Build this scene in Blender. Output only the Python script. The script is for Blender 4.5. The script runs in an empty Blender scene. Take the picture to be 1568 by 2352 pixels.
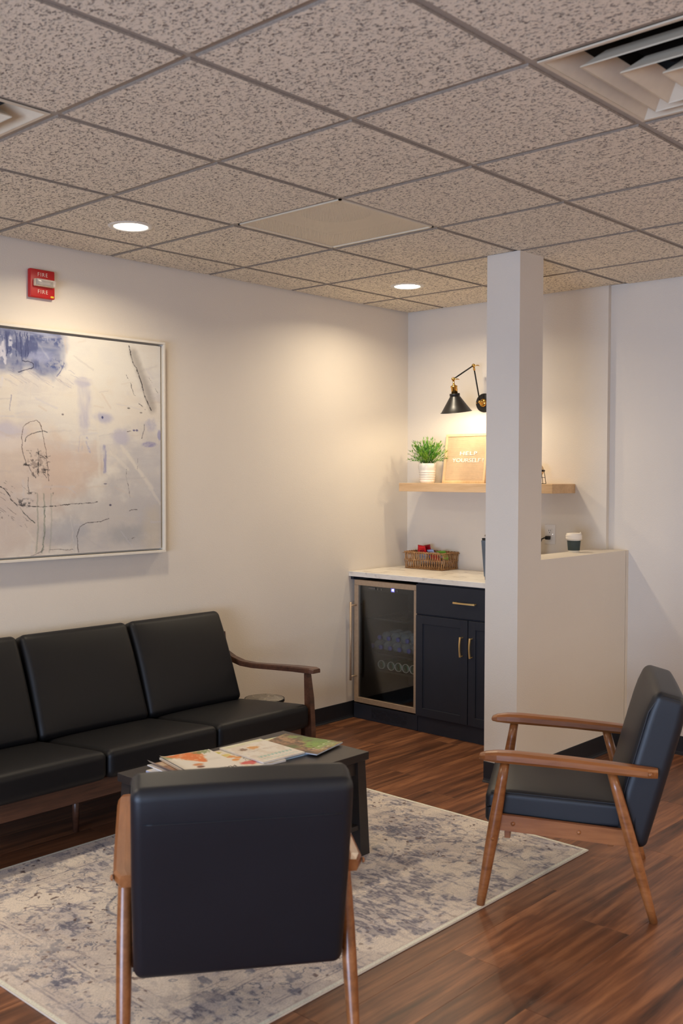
import bpy, bmesh, math, random
import numpy as np
from mathutils import Vector, Matrix, Euler

random.seed(7)
PI = math.pi
SC = bpy.context.scene
COL = SC.collection

# ------------------------------------------------------------------ camera
CAMZ = 1.486
cam_d = bpy.data.cameras.new('camera')
cam = bpy.data.objects.new('camera', cam_d)
COL.objects.link(cam)
SC.camera = cam
cam_d.sensor_fit = 'HORIZONTAL'
cam_d.sensor_width = 24.0
cam_d.lens = 2334.76 / 1568 * 24.0
cam_d.clip_start = 0.05
yaw, pit, rol = -0.827004, -0.0357348, -0.0017994
Rz = Matrix.Rotation(yaw, 3, 'Z'); Rx = Matrix.Rotation(pit, 3, 'X')
c_, s_ = math.cos(rol), math.sin(rol)
Ry = Matrix(((c_, 0, s_), (0, 1, 0), (-s_, 0, c_)))
Rm = Rz @ Rx @ Ry
right = Rm @ Vector((1, 0, 0)); fwd = Rm @ Vector((0, 1, 0)); up = Rm @ Vector((0, 0, 1))
M = Matrix((right, up, -fwd)).transposed().to_4x4()
M.translation = Vector((0, 0, CAMZ))
cam.matrix_world = M
cam_d.dof.use_dof = True
cam_d.dof.focus_distance = 5.4
cam_d.dof.aperture_fstop = 4.5

# ------------------------------------------------------------------ world, light, exposure
W = bpy.data.worlds.new('world'); SC.world = W; W.use_nodes = True
bg = W.node_tree.nodes['Background']
bg.inputs[0].default_value = (0.62, 0.76, 1.0, 1); bg.inputs[1].default_value = 1.5
SC.view_settings.view_transform = 'Standard'
SC.view_settings.look = 'None'
SC.view_settings.gamma = 1.0
SC.view_settings.use_curve_mapping = False
SC.view_settings.exposure = 0.56

def area(name, loc, rot, size, power, color, sy=None, spread=None, shape='RECTANGLE'):
    l = bpy.data.lights.new(name, 'AREA'); l.shape = shape; l.size = size
    if sy: l.size_y = sy
    l.energy = power; l.color = color
    if spread: l.spread = spread
    o = bpy.data.objects.new(name, l); COL.objects.link(o); o.location = loc; o.rotation_euler = rot
    return o
WARM = (1.0, 0.85, 0.625)
DAY = (0.54, 0.70, 1.0)
# daylight through the window in the wall behind the camera (faces +x)
area('window_daylight', (-3.34, 0.25, 0.86), (0, -PI/2, 0), 1.4, 100, DAY, sy=3.4, spread=math.radians(130))
# two lit ceiling downlights in view, and unseen ones added to raise the fill light
LIGHTS = [(2.588, 3.594), (4.427, 3.580)]
UNSEEN_FILL = [(0.73, 3.59, 12), (-1.10, 1.12, 8), (0.73, -1.31, 7), (2.56, -1.31, 14), (4.39, -1.31, 15), (4.39, 0.51, 5)]
for (x, y) in LIGHTS:
    area('downlight_beam', (x, y, 2.520), (0, 0, 0), 0.135, 6.2, WARM, shape='DISK', spread=math.radians(155))
for (x, y, e_) in UNSEEN_FILL:  # fill lamps out of view, added to lift the ambient light
    area('downlight_beam', (x, y, 2.520), (0, 0, 0), 0.135, e_, WARM, shape='DISK', spread=math.radians(155))

# ------------------------------------------------------------------ helpers
def lin(c):
    return tuple(((v/255)/12.92 if v/255 <= 0.04045 else ((v/255+0.055)/1.055)**2.4) for v in c)

class NT:
    def __init__(s, name):
        s.m = bpy.data.materials.new(name); s.m.use_nodes = True
        s.t = s.m.node_tree; s.n = s.t.nodes; s.p = s.n['Principled BSDF']; s.out = s.n['Material Output']
    def add(s, typ, **kw):
        nd = s.n.new(typ)
        for k, v in kw.items(): setattr(nd, k, v)
        return nd
    def l(s, a, b): s.t.links.new(a, b)
    def coords(s, scale=(1, 1, 1), kind='Object', rand=False, rot=(0, 0, 0)):
        tc = s.add('ShaderNodeTexCoord'); mp = s.add('ShaderNodeMapping')
        mp.inputs['Scale'].default_value = scale; mp.inputs['Rotation'].default_value = rot
        src = tc.outputs[kind]
        if rand:
            oi = s.add('ShaderNodeObjectInfo'); ma = s.add('ShaderNodeMath', operation='MULTIPLY'); ma.inputs[1].default_value = 37.0
            s.l(oi.outputs['Random'], ma.inputs[0])
            va = s.add('ShaderNodeVectorMath', operation='ADD'); s.l(src, va.inputs[0]); s.l(ma.outputs[0], va.inputs[1]); src = va.outputs[0]
            s.rnd = oi.outputs['Random']
        s.l(src, mp.inputs[0]); return mp.outputs[0]
    def noise(s, vec, scale, detail=4, rough=0.55, dist=0.0):
        nd = s.add('ShaderNodeTexNoise'); nd.inputs['Scale'].default_value = scale; nd.inputs['Detail'].default_value = detail
        nd.inputs['Roughness'].default_value = rough; nd.inputs['Distortion'].default_value = dist
        s.l(vec, nd.inputs['Vector']); return nd.outputs[0]
    def ramp(s, fac, stops):
        r = s.add('ShaderNodeValToRGB'); el = r.color_ramp.elements
        while len(el) < len(stops): el.new(0.5)
        for e, (p, c) in zip(el, stops):
            e.position = p; e.color = (c[0], c[1], c[2], 1) if len(c) == 3 else c
        s.l(fac, r.inputs[0]); return r.outputs[0]
    def mix(s, a, b, fac, mode='MIX'):
        m = s.add('ShaderNodeMix', data_type='RGBA', blend_type=mode)
        for sock, v in ((m.inputs[0], fac), (m.inputs[6], a), (m.inputs[7], b)):
            if hasattr(v, 'is_output'): s.l(v, sock)
            elif isinstance(v, (int, float)): sock.default_value = v
            else: sock.default_value = (v[0], v[1], v[2], 1)
        return m.outputs[2]
    def bump(s, h, strength, dist=0.002):
        b = s.add('ShaderNodeBump'); b.inputs['Strength'].default_value = strength; b.inputs['Distance'].default_value = dist
        s.l(h, b.inputs['Height']); s.l(b.outputs[0], s.p.inputs['Normal'])
    def base(s, c):
        if hasattr(c, 'is_output'): s.l(c, s.p.inputs['Base Color'])
        else: s.p.inputs['Base Color'].default_value = (c[0], c[1], c[2], 1)
    def set(s, **kw):
        for k, v in kw.items(): s.p.inputs[k.replace('_', ' ')].default_value = v
        return s.m

def plain(name, rgb, rough=0.5, metal=0.0, var=0.06, nscale=30, bump=0.0, coat=0.0):
    t = NT(name); v = t.coords()
    n = t.noise(v, nscale, 3)
    c = lin(rgb)
    t.base(t.ramp(n, [(0.3, tuple(x*(1-var) for x in c)), (0.7, tuple(min(1, x*(1+var)) for x in c))]))
    if bump: t.bump(n, bump, 0.001)
    return t.set(Roughness=rough, Metallic=metal, Coat_Weight=coat)

def wall_mat(name, rgb):
    t = NT(name); v = t.coords()
    n = t.noise(v, 170, 3, 0.6); n2 = t.noise(v, 2.0, 2)
    c = lin(rgb)
    t.base(t.ramp(n2, [(0.2, tuple(x*0.97 for x in c)), (0.8, tuple(x*1.02 for x in c))]))
    t.bump(n, 0.5, 0.0018)
    return t.set(Roughness=0.62)

def wood_mat(name, dark, mid, light, axis='x', scale=1.0, rough=0.35, rand=True, coat=0.0, streak=1.0, bumpv=0.05, huevar=0.0):
    t = NT(name)
    k = {'x': (0.55, 7, 7), 'y': (7, 0.55, 7), 'z': (7, 7, 0.55)}[axis]
    v = t.coords(tuple(a*scale for a in k), rand=rand)
    n1 = t.noise(v, 1.3, 6, 0.6, 1.5*streak)
    n2 = t.noise(v, 7.0, 5, 0.65, 0.4)
    m = t.add('ShaderNodeMath', operation='MULTIPLY_ADD'); t.l(n2, m.inputs[0]); m.inputs[1].default_value = 0.45
    mm = t.add('ShaderNodeMath', operation='MULTIPLY'); t.l(n1, mm.inputs[0]); mm.inputs[1].default_value = 0.65
    t.l(mm.outputs[0], m.inputs[2])
    c = t.ramp(m.outputs[0], [(0.36, lin(dark)), (0.53, lin(mid)), (0.72, lin(light))])
    if huevar and rand:
        mr = t.add('ShaderNodeMapRange'); t.l(t.rnd, mr.inputs[0]); mr.inputs[3].default_value = 1-huevar; mr.inputs[4].default_value = 1+huevar
        hs = t.add('ShaderNodeHueSaturation'); t.l(c, hs.inputs['Color']); t.l(mr.outputs[0], hs.inputs['Value']); c = hs.outputs[0]
    t.base(c)
    if bumpv: t.bump(n2, bumpv, 0.001)
    return t.set(Roughness=rough, Coat_Weight=coat, Coat_Roughness=0.2)

def vcol_mat(name, rough=0.6, nscale=0, namt=0.0, bumpv=0.0, bscale=900, vs=(1, 1, 1)):
    t = NT(name); a = t.add('ShaderNodeAttribute', attribute_name='paint')
    c = a.outputs['Color']
    v = t.coords(vs)
    if namt:
        n = t.noise(v, nscale, 5, 0.7)
        k = t.ramp(n, [(0.3, (1-namt,)*3), (0.65, (1+namt*0.25,)*3)])
        c = t.mix(c, k, 1.0, 'MULTIPLY')
    t.base(c)
    if bumpv: t.bump(t.noise(v, bscale, 2), bumpv, 0.002)
    return t.set(Roughness=rough)

def emit_mat(name, col, strength):
    t = NT(name); t.base((0.8, 0.8, 0.8))
    t.p.inputs['Emission Color'].default_value = (*col, 1); t.p.inputs['Emission Strength'].default_value = strength
    return t.m

class MB:
    """collects shapes; build() links them as ONE mesh object"""
    def __init__(s): s.v = []; s.f = []; s.sm = []
    def addraw(s, vs, fs, smooth=False, mat=None):
        o = len(s.v)
        for p in vs:
            p = Vector(p)
            if mat is not None: p = mat @ p
            s.v.append(p[:])
        for f in fs: s.f.append(tuple(i+o for i in f)); s.sm.append(smooth)
        return s
    def box(s, x0, x1, y0, y1, z0, z1, bev=0.0, seg=1, mat=None, smooth=False):
        bm = bmesh.new()
        r = bmesh.ops.create_cube(bm, size=1.0)
        for v in bm.verts:
            v.co = Vector(((x0+x1)/2+v.co.x*(x1-x0), (y0+y1)/2+v.co.y*(y1-y0), (z0+z1)/2+v.co.z*(z1-z0)))
        if bev > 0: bmesh.ops.bevel(bm, geom=list(bm.edges)+list(bm.verts), offset=bev, segments=seg, affect='EDGES', profile=0.5)
        bm.verts.index_update()
        s.addraw([v.co[:] for v in bm.verts], [[v.index for v in f.verts] for f in bm.faces], smooth or seg > 1, mat)
        bm.free(); return s
    def prism(s, poly, z0, z1, mat=None):
        n = len(poly)
        vs = [(x, y, z0) for x, y in poly]+[(x, y, z1) for x, y in poly]
        fs = [tuple(reversed(range(n))), tuple(range(n, 2*n))]+[(i, (i+1) % n, (i+1) % n+n, i+n) for i in range(n)]
        return s.addraw(vs, fs, False, mat)
    def lathe(s, prof, n=32, mat=None, smooth=True, cap=True):
        vs = []; fs = []
        for (r, z) in prof:
            for i in range(n): a = 2*PI*i/n; vs.append((r*math.cos(a), r*math.sin(a), z))
        for k in range(len(prof)-1):
            for i in range(n):
                j = (i+1) % n; fs.append((k*n+i, k*n+j, (k+1)*n+j, (k+1)*n+i))
        if cap:
            if prof[0][0] > 1e-6: fs.append(tuple(reversed(range(n))))
            if prof[-1][0] > 1e-6: fs.append(tuple(range((len(prof)-1)*n, len(prof)*n)))
        return s.addraw(vs, fs, smooth, mat)
    def tube(s, pts, rad, n=8, closed=False, mat=None, flat=None):
        pts = [Vector(p) for p in pts]; m = len(pts)
        rads = rad if isinstance(rad, (list, tuple)) else [rad]*m
        vs = []; fs = []; prev = None
        for i, p in enumerate(pts):
            if closed: d = pts[(i+1) % m]-pts[i-1]
            else: d = pts[min(i+1, m-1)]-pts[max(i-1, 0)]
            d.normalize()
            if prev is None:
                u = d.cross(Vector((0, 0, 1)))
                if u.length < 0.01: u = d.cross(Vector((1, 0, 0)))
            else: u = prev-d*prev.dot(d)
            u.normalize(); prev = u; w = d.cross(u)
            for k in range(n):
                a = 2*PI*k/n; vs.append((p+(u*math.cos(a)+w*math.sin(a)*(flat or 1))*rads[i])[:])
        for i in range(m if closed else m-1):
            for k in range(n):
                j = (k+1) % n; a = i*n; b = ((i+1) % m)*n
                fs.append((a+k, a+j, b+j, b+k))
        if not closed: fs.append(tuple(reversed(range(n)))); fs.append(tuple(range((m-1)*n, m*n)))
        return s.addraw(vs, fs, True, mat)
    def soft(s, hx, hy, hz, r, n=12, warp=None, mat=None):
        """rounded box with dense faces; warp(Vector)->Vector"""
        def samples(h):
            k = 4
            a = [-h+r*(1-math.cos(i/k*PI/2)) if False else -h+r*i/k for i in range(k)]
            mid = [-(h-r)+2*(h-r)*i/n for i in range(n+1)]
            return a+mid+[-q for q in reversed(a)]
        X, Y, Z = samples(hx), samples(hy), samples(hz)
        idx = {}; vs = []; fs = []
        def vid(p):
            key = (round(p[0], 6), round(p[1], 6), round(p[2], 6))
            if key in idx: return idx[key]
            q = Vector(p); inn = Vector((max(-hx+r, min(hx-r, q.x)), max(-hy+r, min(hy-r, q.y)), max(-hz+r, min(hz-r, q.z))))
            d = q-inn
            if d.length > 1e-9: q = inn+d.normalized()*r
            if warp: q = Vector(warp(q))
            idx[key] = len(vs); vs.append(q[:]); return idx[key]
        def grid(A, B, fn, flip):
            for i in range(len(A)-1):
                for j in range(len(B)-1):
                    f = [vid(fn(A[i], B[j])), vid(fn(A[i+1], B[j])), vid(fn(A[i+1], B[j+1])), vid(fn(A[i], B[j+1]))]
                    if flip: f.reverse()
                    fs.append(tuple(f))
        grid(X, Y, lambda a, b: (a, b, hz), False); grid(X, Y, lambda a, b: (a, b, -hz), True)
        grid(Y, Z, lambda a, b: (hx, a, b), False); grid(Y, Z, lambda a, b: (-hx, a, b), True)
        grid(X, Z, lambda a, b: (a, hy, b), True); grid(X, Z, lambda a, b: (a, -hy, b), False)
        return s.addraw(vs, fs, True, mat)
    def mesh(s, name, mat):
        me = bpy.data.meshes.new(name); me.from_pydata(s.v, [], s.f)
        me.polygons.foreach_set('use_smooth', s.sm); me.update()
        if mat: me.materials.append(mat)
        return me
    def build(s, name, mat, parent=None, loc=None, rot=None):
        return link(name, s.mesh(name, mat), parent, loc, rot)

def link(name, me, parent=None, loc=None, rot=None):
    o = bpy.data.objects.new(name, me); COL.objects.link(o)
    if parent: o.parent = parent
    if loc: o.location = loc
    if rot: o.rotation_euler = rot
    return o
def tag(o, label=None, cat=None, group=None, kind=None):
    if label: o['label'] = label
    if cat: o['category'] = cat
    if group: o['group'] = group
    if kind: o['kind'] = kind
    return o
def thing(name, label, cat, loc=(0, 0, 0), rz=0.0, group=None):
    o = bpy.data.objects.new(name, None); COL.objects.link(o)
    o.location = loc; o.rotation_euler = (0, 0, rz); o.empty_display_size = 0.1
    return tag(o, label, cat, group)
def struct(name, mb, mat, parent=None, label=None):
    o = mb.build(name, mat, parent)
    if parent is None: o['kind'] = 'structure'
    if label: o['label'] = label
    return o
KIDS = {}
def copy_tree(o, parent=None):
    c = o.copy(); COL.objects.link(c); c.parent = parent
    for ch in list(o.children): copy_tree(ch, c)
    return c
def text(name, body, size, mat, parent, loc, rot, extrude=0.001, spacing=1.0, align='CENTER'):
    cu = bpy.data.curves.new(name, 'FONT'); cu.body = body; cu.size = size; cu.extrude = extrude
    cu.space_character = spacing; cu.align_x = align; cu.align_y = 'CENTER'; cu.resolution_u = 3
    to = bpy.data.objects.new(name+'_tmp', cu); COL.objects.link(to)
    dg = bpy.context.evaluated_depsgraph_get(); me = bpy.data.meshes.new_from_object(to.evaluated_get(dg))
    bpy.data.objects.remove(to); me.name = name
    me.materials.clear(); me.materials.append(mat)
    o = link(name, me, parent, loc, rot); return o

# numpy paint helpers ---------------------------------------------------------
rng = np.random.default_rng(11)
def vnoise(h, w, cy, cx, octaves=4, pers=0.55):
    """value noise on an h x w grid, cy/cx cells at the first octave, 0..1"""
    out = np.zeros((h, w)); amp = 1.0; tot = 0
    for o in range(octaves):
        gy, gx = int(max(2, cy*2**o))+2, int(max(2, cx*2**o))+2
        g = rng.random((gy+1, gx+1))
        yy = np.linspace(0, gy-1.001, h); xx = np.linspace(0, gx-1.001, w)
        y0 = yy.astype(int); x0 = xx.astype(int); fy = yy-y0; fx = xx-x0
        fy = (fy*fy*(3-2*fy))[:, None]; fx = (fx*fx*(3-2*fx))[None, :]
        a = g[y0][:, x0]; b = g[y0][:, x0+1]; c = g[y0+1][:, x0]; d = g[y0+1][:, x0+1]
        out += amp*((a*(1-fx)+b*fx)*(1-fy)+(c*(1-fx)+d*fx)*fy); tot += amp; amp *= pers
    return out/tot
def smooth(x, a, b):
    t = np.clip((x-a)/(b-a), 0, 1); return t*t*(3-2*t)
class Canvas:
    def __init__(s, h, w, W, H, rgb):
        s.h, s.w = h, w
        s.c = np.ones((h, w, 3))*np.array(rgb, float)
        s.X = np.linspace(0, W, w)[None, :].repeat(h, 0); s.Y = np.linspace(0, H, h)[:, None].repeat(w, 1)
    def over(s, rgb, a):
        a = np.clip(a, 0, 1)[..., None]; s.c = s.c*(1-a)+np.array(rgb, float)*a
    def dist(s, pts):
        if len(pts) > 2:
            for _ in range(2):
                q = [pts[0]]
                for a, b in zip(pts[:-1], pts[1:]): q += [(a[0]*.75+b[0]*.25, a[1]*.75+b[1]*.25), (a[0]*.25+b[0]*.75, a[1]*.25+b[1]*.75)]
                pts = q+[pts[-1]]
        X, Y = (s.X+s.wx, s.Y+s.wy) if hasattr(s, 'wx') else (s.X, s.Y)
        d = np.full((s.h, s.w), 1e9)
        for (x0, y0), (x1, y1) in zip(pts[:-1], pts[1:]):
            dx, dy = x1-x0, y1-y0; L = dx*dx+dy*dy+1e-12
            t = np.clip(((X-x0)*dx+(Y-y0)*dy)/L, 0, 1)
            d = np.minimum(d, np.hypot(X-x0-t*dx, Y-y0-t*dy))
        return d
    def stroke(s, pts, width, rgb, a=1.0, soft=0.6, tex=None):
        k = (1-smooth(s.dist(pts), width*(1-soft), width))*a
        if tex is not None: k = k*tex
        s.over(rgb, k)
    def blob(s, x, y, rx, ry, rgb, a=1.0, edge=0.5, tex=None, warp=None):
        u = (s.X-x)/rx; v = (s.Y-y)/ry
        r = np.hypot(u, v)
        if warp is not None: r = r+warp
        k = (1-smooth(r, 1-edge, 1+edge*0.4))*a
        if tex is not None: k = k*tex
        s.over(rgb, k)
    def rect(s, x0, x1, y0, y1, rgb, a=1.0, e=0.01, tex=None, warp=0):
        X = s.X+warp; Y = s.Y+warp
        k = smooth(X, x0-e, x0+e)*(1-smooth(X, x1-e, x1+e))*smooth(Y, y0-e, y0+e)*(1-smooth(Y, y1-e, y1+e))*a
        if tex is not None: k = k*tex
        s.over(rgb, k)
    def linear(s):
        c = np.clip(s.c/255.0, 0, 1)
        return np.where(c <= 0.04045, c/12.92, ((c+0.055)/1.055)**2.4)
def painted_sheet(name, cv, fn, mat, parent=None, thick=None):
    """grid mesh with the canvas as colour attribute; fn(X,Y)->(x,y,z) arrays"""
    h, w = cv.h, cv.w
    x, y, z = fn(cv.X, cv.Y)
    co = np.stack([x, y, z], -1).reshape(-1, 3)
    i = np.arange(h-1)[:, None]*w+np.arange(w-1)[None, :]
    q = np.stack([i, i+w, i+w+1, i+1], -1).reshape(-1, 4)
    me = bpy.data.meshes.new(name)
    me.vertices.add(h*w); me.vertices.foreach_set('co', co.astype(np.float32).ravel())
    nq = len(q); me.loops.add(nq*4); me.polygons.add(nq)
    me.loops.foreach_set('vertex_index', q.astype(np.int32).ravel())
    me.polygons.foreach_set('loop_start', np.arange(0, nq*4, 4, dtype=np.int32))
    me.polygons.foreach_set('loop_total', np.full(nq, 4, dtype=np.int32))
    me.update(calc_edges=True)
    at = me.color_attributes.new('paint', 'FLOAT_COLOR', 'POINT')
    col = np.concatenate([cv.linear().reshape(-1, 3), np.ones((h*w, 1))], 1)
    at.data.foreach_set('color', col.astype(np.float32).ravel())
    me.materials.append(mat)
    return link(name, me, parent)

# ------------------------------------------------------------------ materials
M_wall = wall_mat('wall_paint', (224, 214, 200))
M_base = plain('vinyl_base', (30, 31, 36), 0.5)
M_tee = plain('grid_white', (168, 158, 145), 0.5)
M_black = plain('black_satin', (17, 17, 19), 0.45)
M_cab = plain('cabinet_navy', (33, 37, 47), 0.48, nscale=12)
M_steel = plain('brushed_steel', (188, 164, 138), 0.45, 0.5, nscale=60)
M_gold = plain('brass', (205, 160, 84), 0.24, 1.0, var=0.04)
M_goldsat = plain('satin_brass', (232, 196, 132), 0.42, 0.7, var=0.04)
M_blackmetal = plain('black_metal', (26, 25, 25), 0.42, 0.3)
M_chairwood = wood_mat('teak_stain', (110, 63, 29), (144, 88, 46), (168, 108, 62), 'y', 1.6, 0.32, coat=0.25, streak=0.4, bumpv=0.02)
M_sofawood = wood_mat('walnut_stain', (48, 29, 21), (76, 47, 33), (98, 63, 45), 'x', 1.8, 0.4, coat=0.1, streak=0.5)
M_tablewood = plain('black_brown', (46, 41, 39), 0.33, nscale=80, var=0.1)
M_shelf = wood_mat('light_oak', (196, 158, 116), (212, 176, 134), (224, 190, 150), 'y', 2.2, 0.5, streak=0.3)
M_boardwood = wood_mat('blond_wood', (222, 186, 138), (232, 200, 154), (238, 210, 168), 'z', 2.0, 0.5, streak=0.3)
M_planks = wood_mat('floor_walnut', (60, 38, 27), (116, 73, 49), (172, 116, 78), 'x', 0.62, 0.36, coat=0.0, streak=1.8, bumpv=0.12, huevar=0.2)
M_white = plain('white_ceramic', (232, 226, 214), 0.35, var=0.02)
M_whiteplastic = plain('white_plastic', (225, 219, 212), 0.4, var=0.02)
def leather(name, rgb, rough):
    t = NT(name); v = t.coords(); n = t.noise(v, 420, 2, 0.5); n2 = t.noise(v, 5, 3)
    c = lin(rgb)
    t.base(t.ramp(n2, [(0.3, tuple(x*0.92 for x in c)), (0.7, tuple(x*1.08 for x in c))]))
    t.bump(n, 0.25, 0.0006)
    return t.set(Roughness=rough, Specular_IOR_Level=0.28, Sheen_Weight=0.0)
M_leather = leather('black_leather', (17, 17, 20), 0.48)
M_leather2 = leather('black_leather_chair', (22, 24, 30), 0.46); M_leather2.node_tree.nodes['Principled BSDF'].inputs['Specular IOR Level'].default_value = 0.48

def tile_mat():
    t = NT('mineral_tile'); v = t.coords((1.0, 0.62, 1.0), rand=True)
    n1 = t.noise(v, 165, 2, 0.55, 0.8)
    n2 = t.noise(v, 95, 2, 0.5, 0.6)
    n3 = t.noise(v, 420, 2, 0.5)
    mx = t.add('ShaderNodeMath', operation='MULTIPLY_ADD'); t.l(n2, mx.inputs[0]); mx.inputs[1].default_value = 0.5
    m2 = t.add('ShaderNodeMath', operation='MULTIPLY'); t.l(n1, m2.inputs[0]); m2.inputs[1].default_value = 0.75; t.l(m2.outputs[0], mx.inputs[2])
    base = lin((240, 228, 206))
    pit = lin((132, 117, 106))
    t.base(t.ramp(mx.outputs[0], [(0.485, pit), (0.56, base), (0.75, tuple(x*1.05 for x in base))]))
    h = t.ramp(mx.outputs[0], [(0.49, (0, 0, 0)), (0.60, (1, 1, 1))])
    a = t.add('ShaderNodeMath', operation='MULTIPLY_ADD'); t.l(n3, a.inputs[0]); a.inputs[1].default_value = 0.15
    bw = t.add('ShaderNodeRGBToBW'); t.l(h, bw.inputs[0]); t.l(bw.outputs[0], a.inputs[2])
    t.bump(a.outputs[0], 0.9, 0.005)
    return t.set(Roughness=0.9)
M_tile = tile_mat()
M_tileedge = plain('shaded_fibre_edge', (150, 138, 124), 0.95, nscale=200, var=0.2)  # raw fibre edge, darkened to stand for shade in the grid reveals

# ------------------------------------------------------------------ the room
CEIL = 2.543
XB, XB2, YS = 5.160, 5.190, 2.745      # back wall, its stepped part right of YS
YL, YR, XF = 4.165, -2.23, -3.40
T = 0.12
floor_o = struct('floor', MB().box(XF, XB2+T, YR, YL+T, -0.10, -0.004), M_black)
# planks laid along x
k = 0; y = YR; PW, PL = 0.178, 1.22
while y < YL-0.001:
    y1 = min(y+PW, YL); x = XF-[0.0, 0.61, 0.3, 0.9, 0.15, 0.75][k % 6]
    while x < XB2:
        a, b = max(x, XF), min(x+PL, XB2)
        if b-a > 0.02:
            mb = MB().box((a-b)/2+0.0003, (b-a)/2-0.0003, -(y1-y)/2+0.0003, (y1-y)/2-0.0003, -0.004, 0.0, bev=0.0008)
            mb.build('floor_plank', M_planks, floor_o, loc=((a+b)/2, (y+y1)/2, 0))
        x += PL
    y = y1; k += 1
ZT = 2.80
struct('wall_left', MB().box(XF-T, XB2+T, YL, YL+T, -0.1, ZT), M_wall)
struct('wall_back', MB().prism([(XB, YL), (XB, YS), (XB2, YS), (XB2, YR), (XB2+T, YR), (XB2+T, YL)], -0.1, ZT), M_wall)
struct('wall_right', MB().box(XF-T, XB2+T, YR-T, YR, -0.1, ZT), M_wall)
# wall behind the camera with a window
wf = MB(); wy0, wy1, wz0, wz1 = -1.50, 2.00, 0.10, 1.62
wf.box(XF-T, XF, YR-T, wy0, -0.1, ZT).box(XF-T, XF, wy1, YL+T, -0.1, ZT).box(XF-T, XF, wy0, wy1, -0.1, wz0).box(XF-T, XF, wy0, wy1, wz1, ZT)
struct('wall_front', wf, M_wall)
win = MB(); e = 0.05
win.box(XF-0.09, XF-0.04, wy0, wy1, wz0, wz0+e).box(XF-0.09, XF-0.04, wy0, wy1, wz1-e, wz1)
for yy in (wy0, (wy0+wy1)/2-e/2, wy1-e): win.box(XF-0.09, XF-0.04, yy, yy+e, wz0, wz1)
struct('window_1', win, M_whiteplastic)

# ceiling: deck above, suspended grid, tiles
ceil_o = struct('ceiling', MB().box(XF-T, XB2+T, YR-T, YL+T, ZT, ZT+0.06), M_black)
G = 0.6096; GX, GY = 1.64804, 1.42798
def gx(i): return GX+i*G
def gy(j): return GY+j*G
FACE = CEIL-0.006
special = {(1, -1): 'supply', (-1, 2): 'supply', (2, 2): 'return'}
full = None
def tile_mesh(w, d):
    h = 0.0105
    mb = MB(); vs = []; 
    for (z, ins) in ((FACE-CEIL, 0.004), (FACE-CEIL+0.003, 0.0), (0.004, 0.0)):
        for sx, sy in ((-1, -1), (1, -1), (1, 1), (-1, 1)): vs.append((sx*(w/2-h-ins), sy*(d/2-h-ins), z))
    fs = [(3, 2, 1, 0), (8, 9, 10, 11)]
    for L in (0, 4):
        for q in range(4): fs.append((L+q, L+(q+1) % 4, L+4+(q+1) % 4, L+4+q))
    me = mb.addraw(vs, fs).mesh('ceiling_tile', M_tile); me.materials.append(M_tileedge)
    for q_, p_ in enumerate(me.polygons): p_.material_index = 1 if q_ >= 2 else 0
    return me
full = tile_mesh(G, G)
for i in range(-9, 6):
    for j in range(-6, 5):
        if (i, j) in special: continue
        x0, x1 = max(gx(i), XF), min(gx(i+1), XB if gy(j) > YS-0.3 else XB2); y0, y1 = max(gy(j), YR), min(gy(j+1), YL)
        if x1-x0 < 0.06 or y1-y0 < 0.06: continue
        me = full if (x1-x0 > G-1e-4 and y1-y0 > G-1e-4) else tile_mesh(x1-x0, y1-y0)
        link('ceiling_tile', me, ceil_o, ((x0+x1)/2, (y0+y1)/2, CEIL))
for j in range(-5, 5):      # main runners along x
    MB().box(XF, XB2 if gy(j) < YS else XB, gy(j)-0.012, gy(j)+0.012, CEIL, CEIL+0.0015).box(XF, XB, gy(j)-0.001, gy(j)+0.001, CEIL+0.0015, CEIL+0.04).build('ceiling_runner', M_tee, ceil_o)
for i in range(-8, 6):
    MB().box(gx(i)-0.012, gx(i)+0.012, YR, YL, CEIL+0.0002, CEIL+0.0012).box(gx(i)-0.001, gx(i)+0.001, YR, YL, CEIL+0.0015, CEIL+0.036).build('ceiling_cross_tee', M_tee, ceil_o)
MB().box(XF, XB, YL-0.02, YL, CEIL, CEIL+0.002).build('ceiling_wall_angle', M_tee, ceil_o)
MB().box(XB-0.02, XB, YS, YL, CEIL, CEIL+0.002).box(XB2-0.02, XB2, YR, YS, CEIL, CEIL+0.002).build('ceiling_wall_angle', M_tee, ceil_o)

# post and half-height wall
CX0, CX1, CY0, CY1 = 4.079, 4.283, 2.624, 2.808
PT = 1.078
RXZ = Matrix(((1, 0, 0, 0), (0, 0, 1, 0), (0, 1, 0, 0), (0, 0, 0, 1)))      # (x, z, y) -> (x, y, z)
pw = MB().prism([(CX0, -0.001), (CX0, FACE+0.001), (CX1, FACE+0.001), (CX1, PT), (XB, PT), (XB, -0.001)], CY0, CY1, mat=RXZ)
pw.f = [tuple(reversed(f)) for f in pw.f]
pw.box(XB-0.002, XB2, CY0, YS, -0.001, PT)
struct('wall_partition', pw, M_wall)
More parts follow.
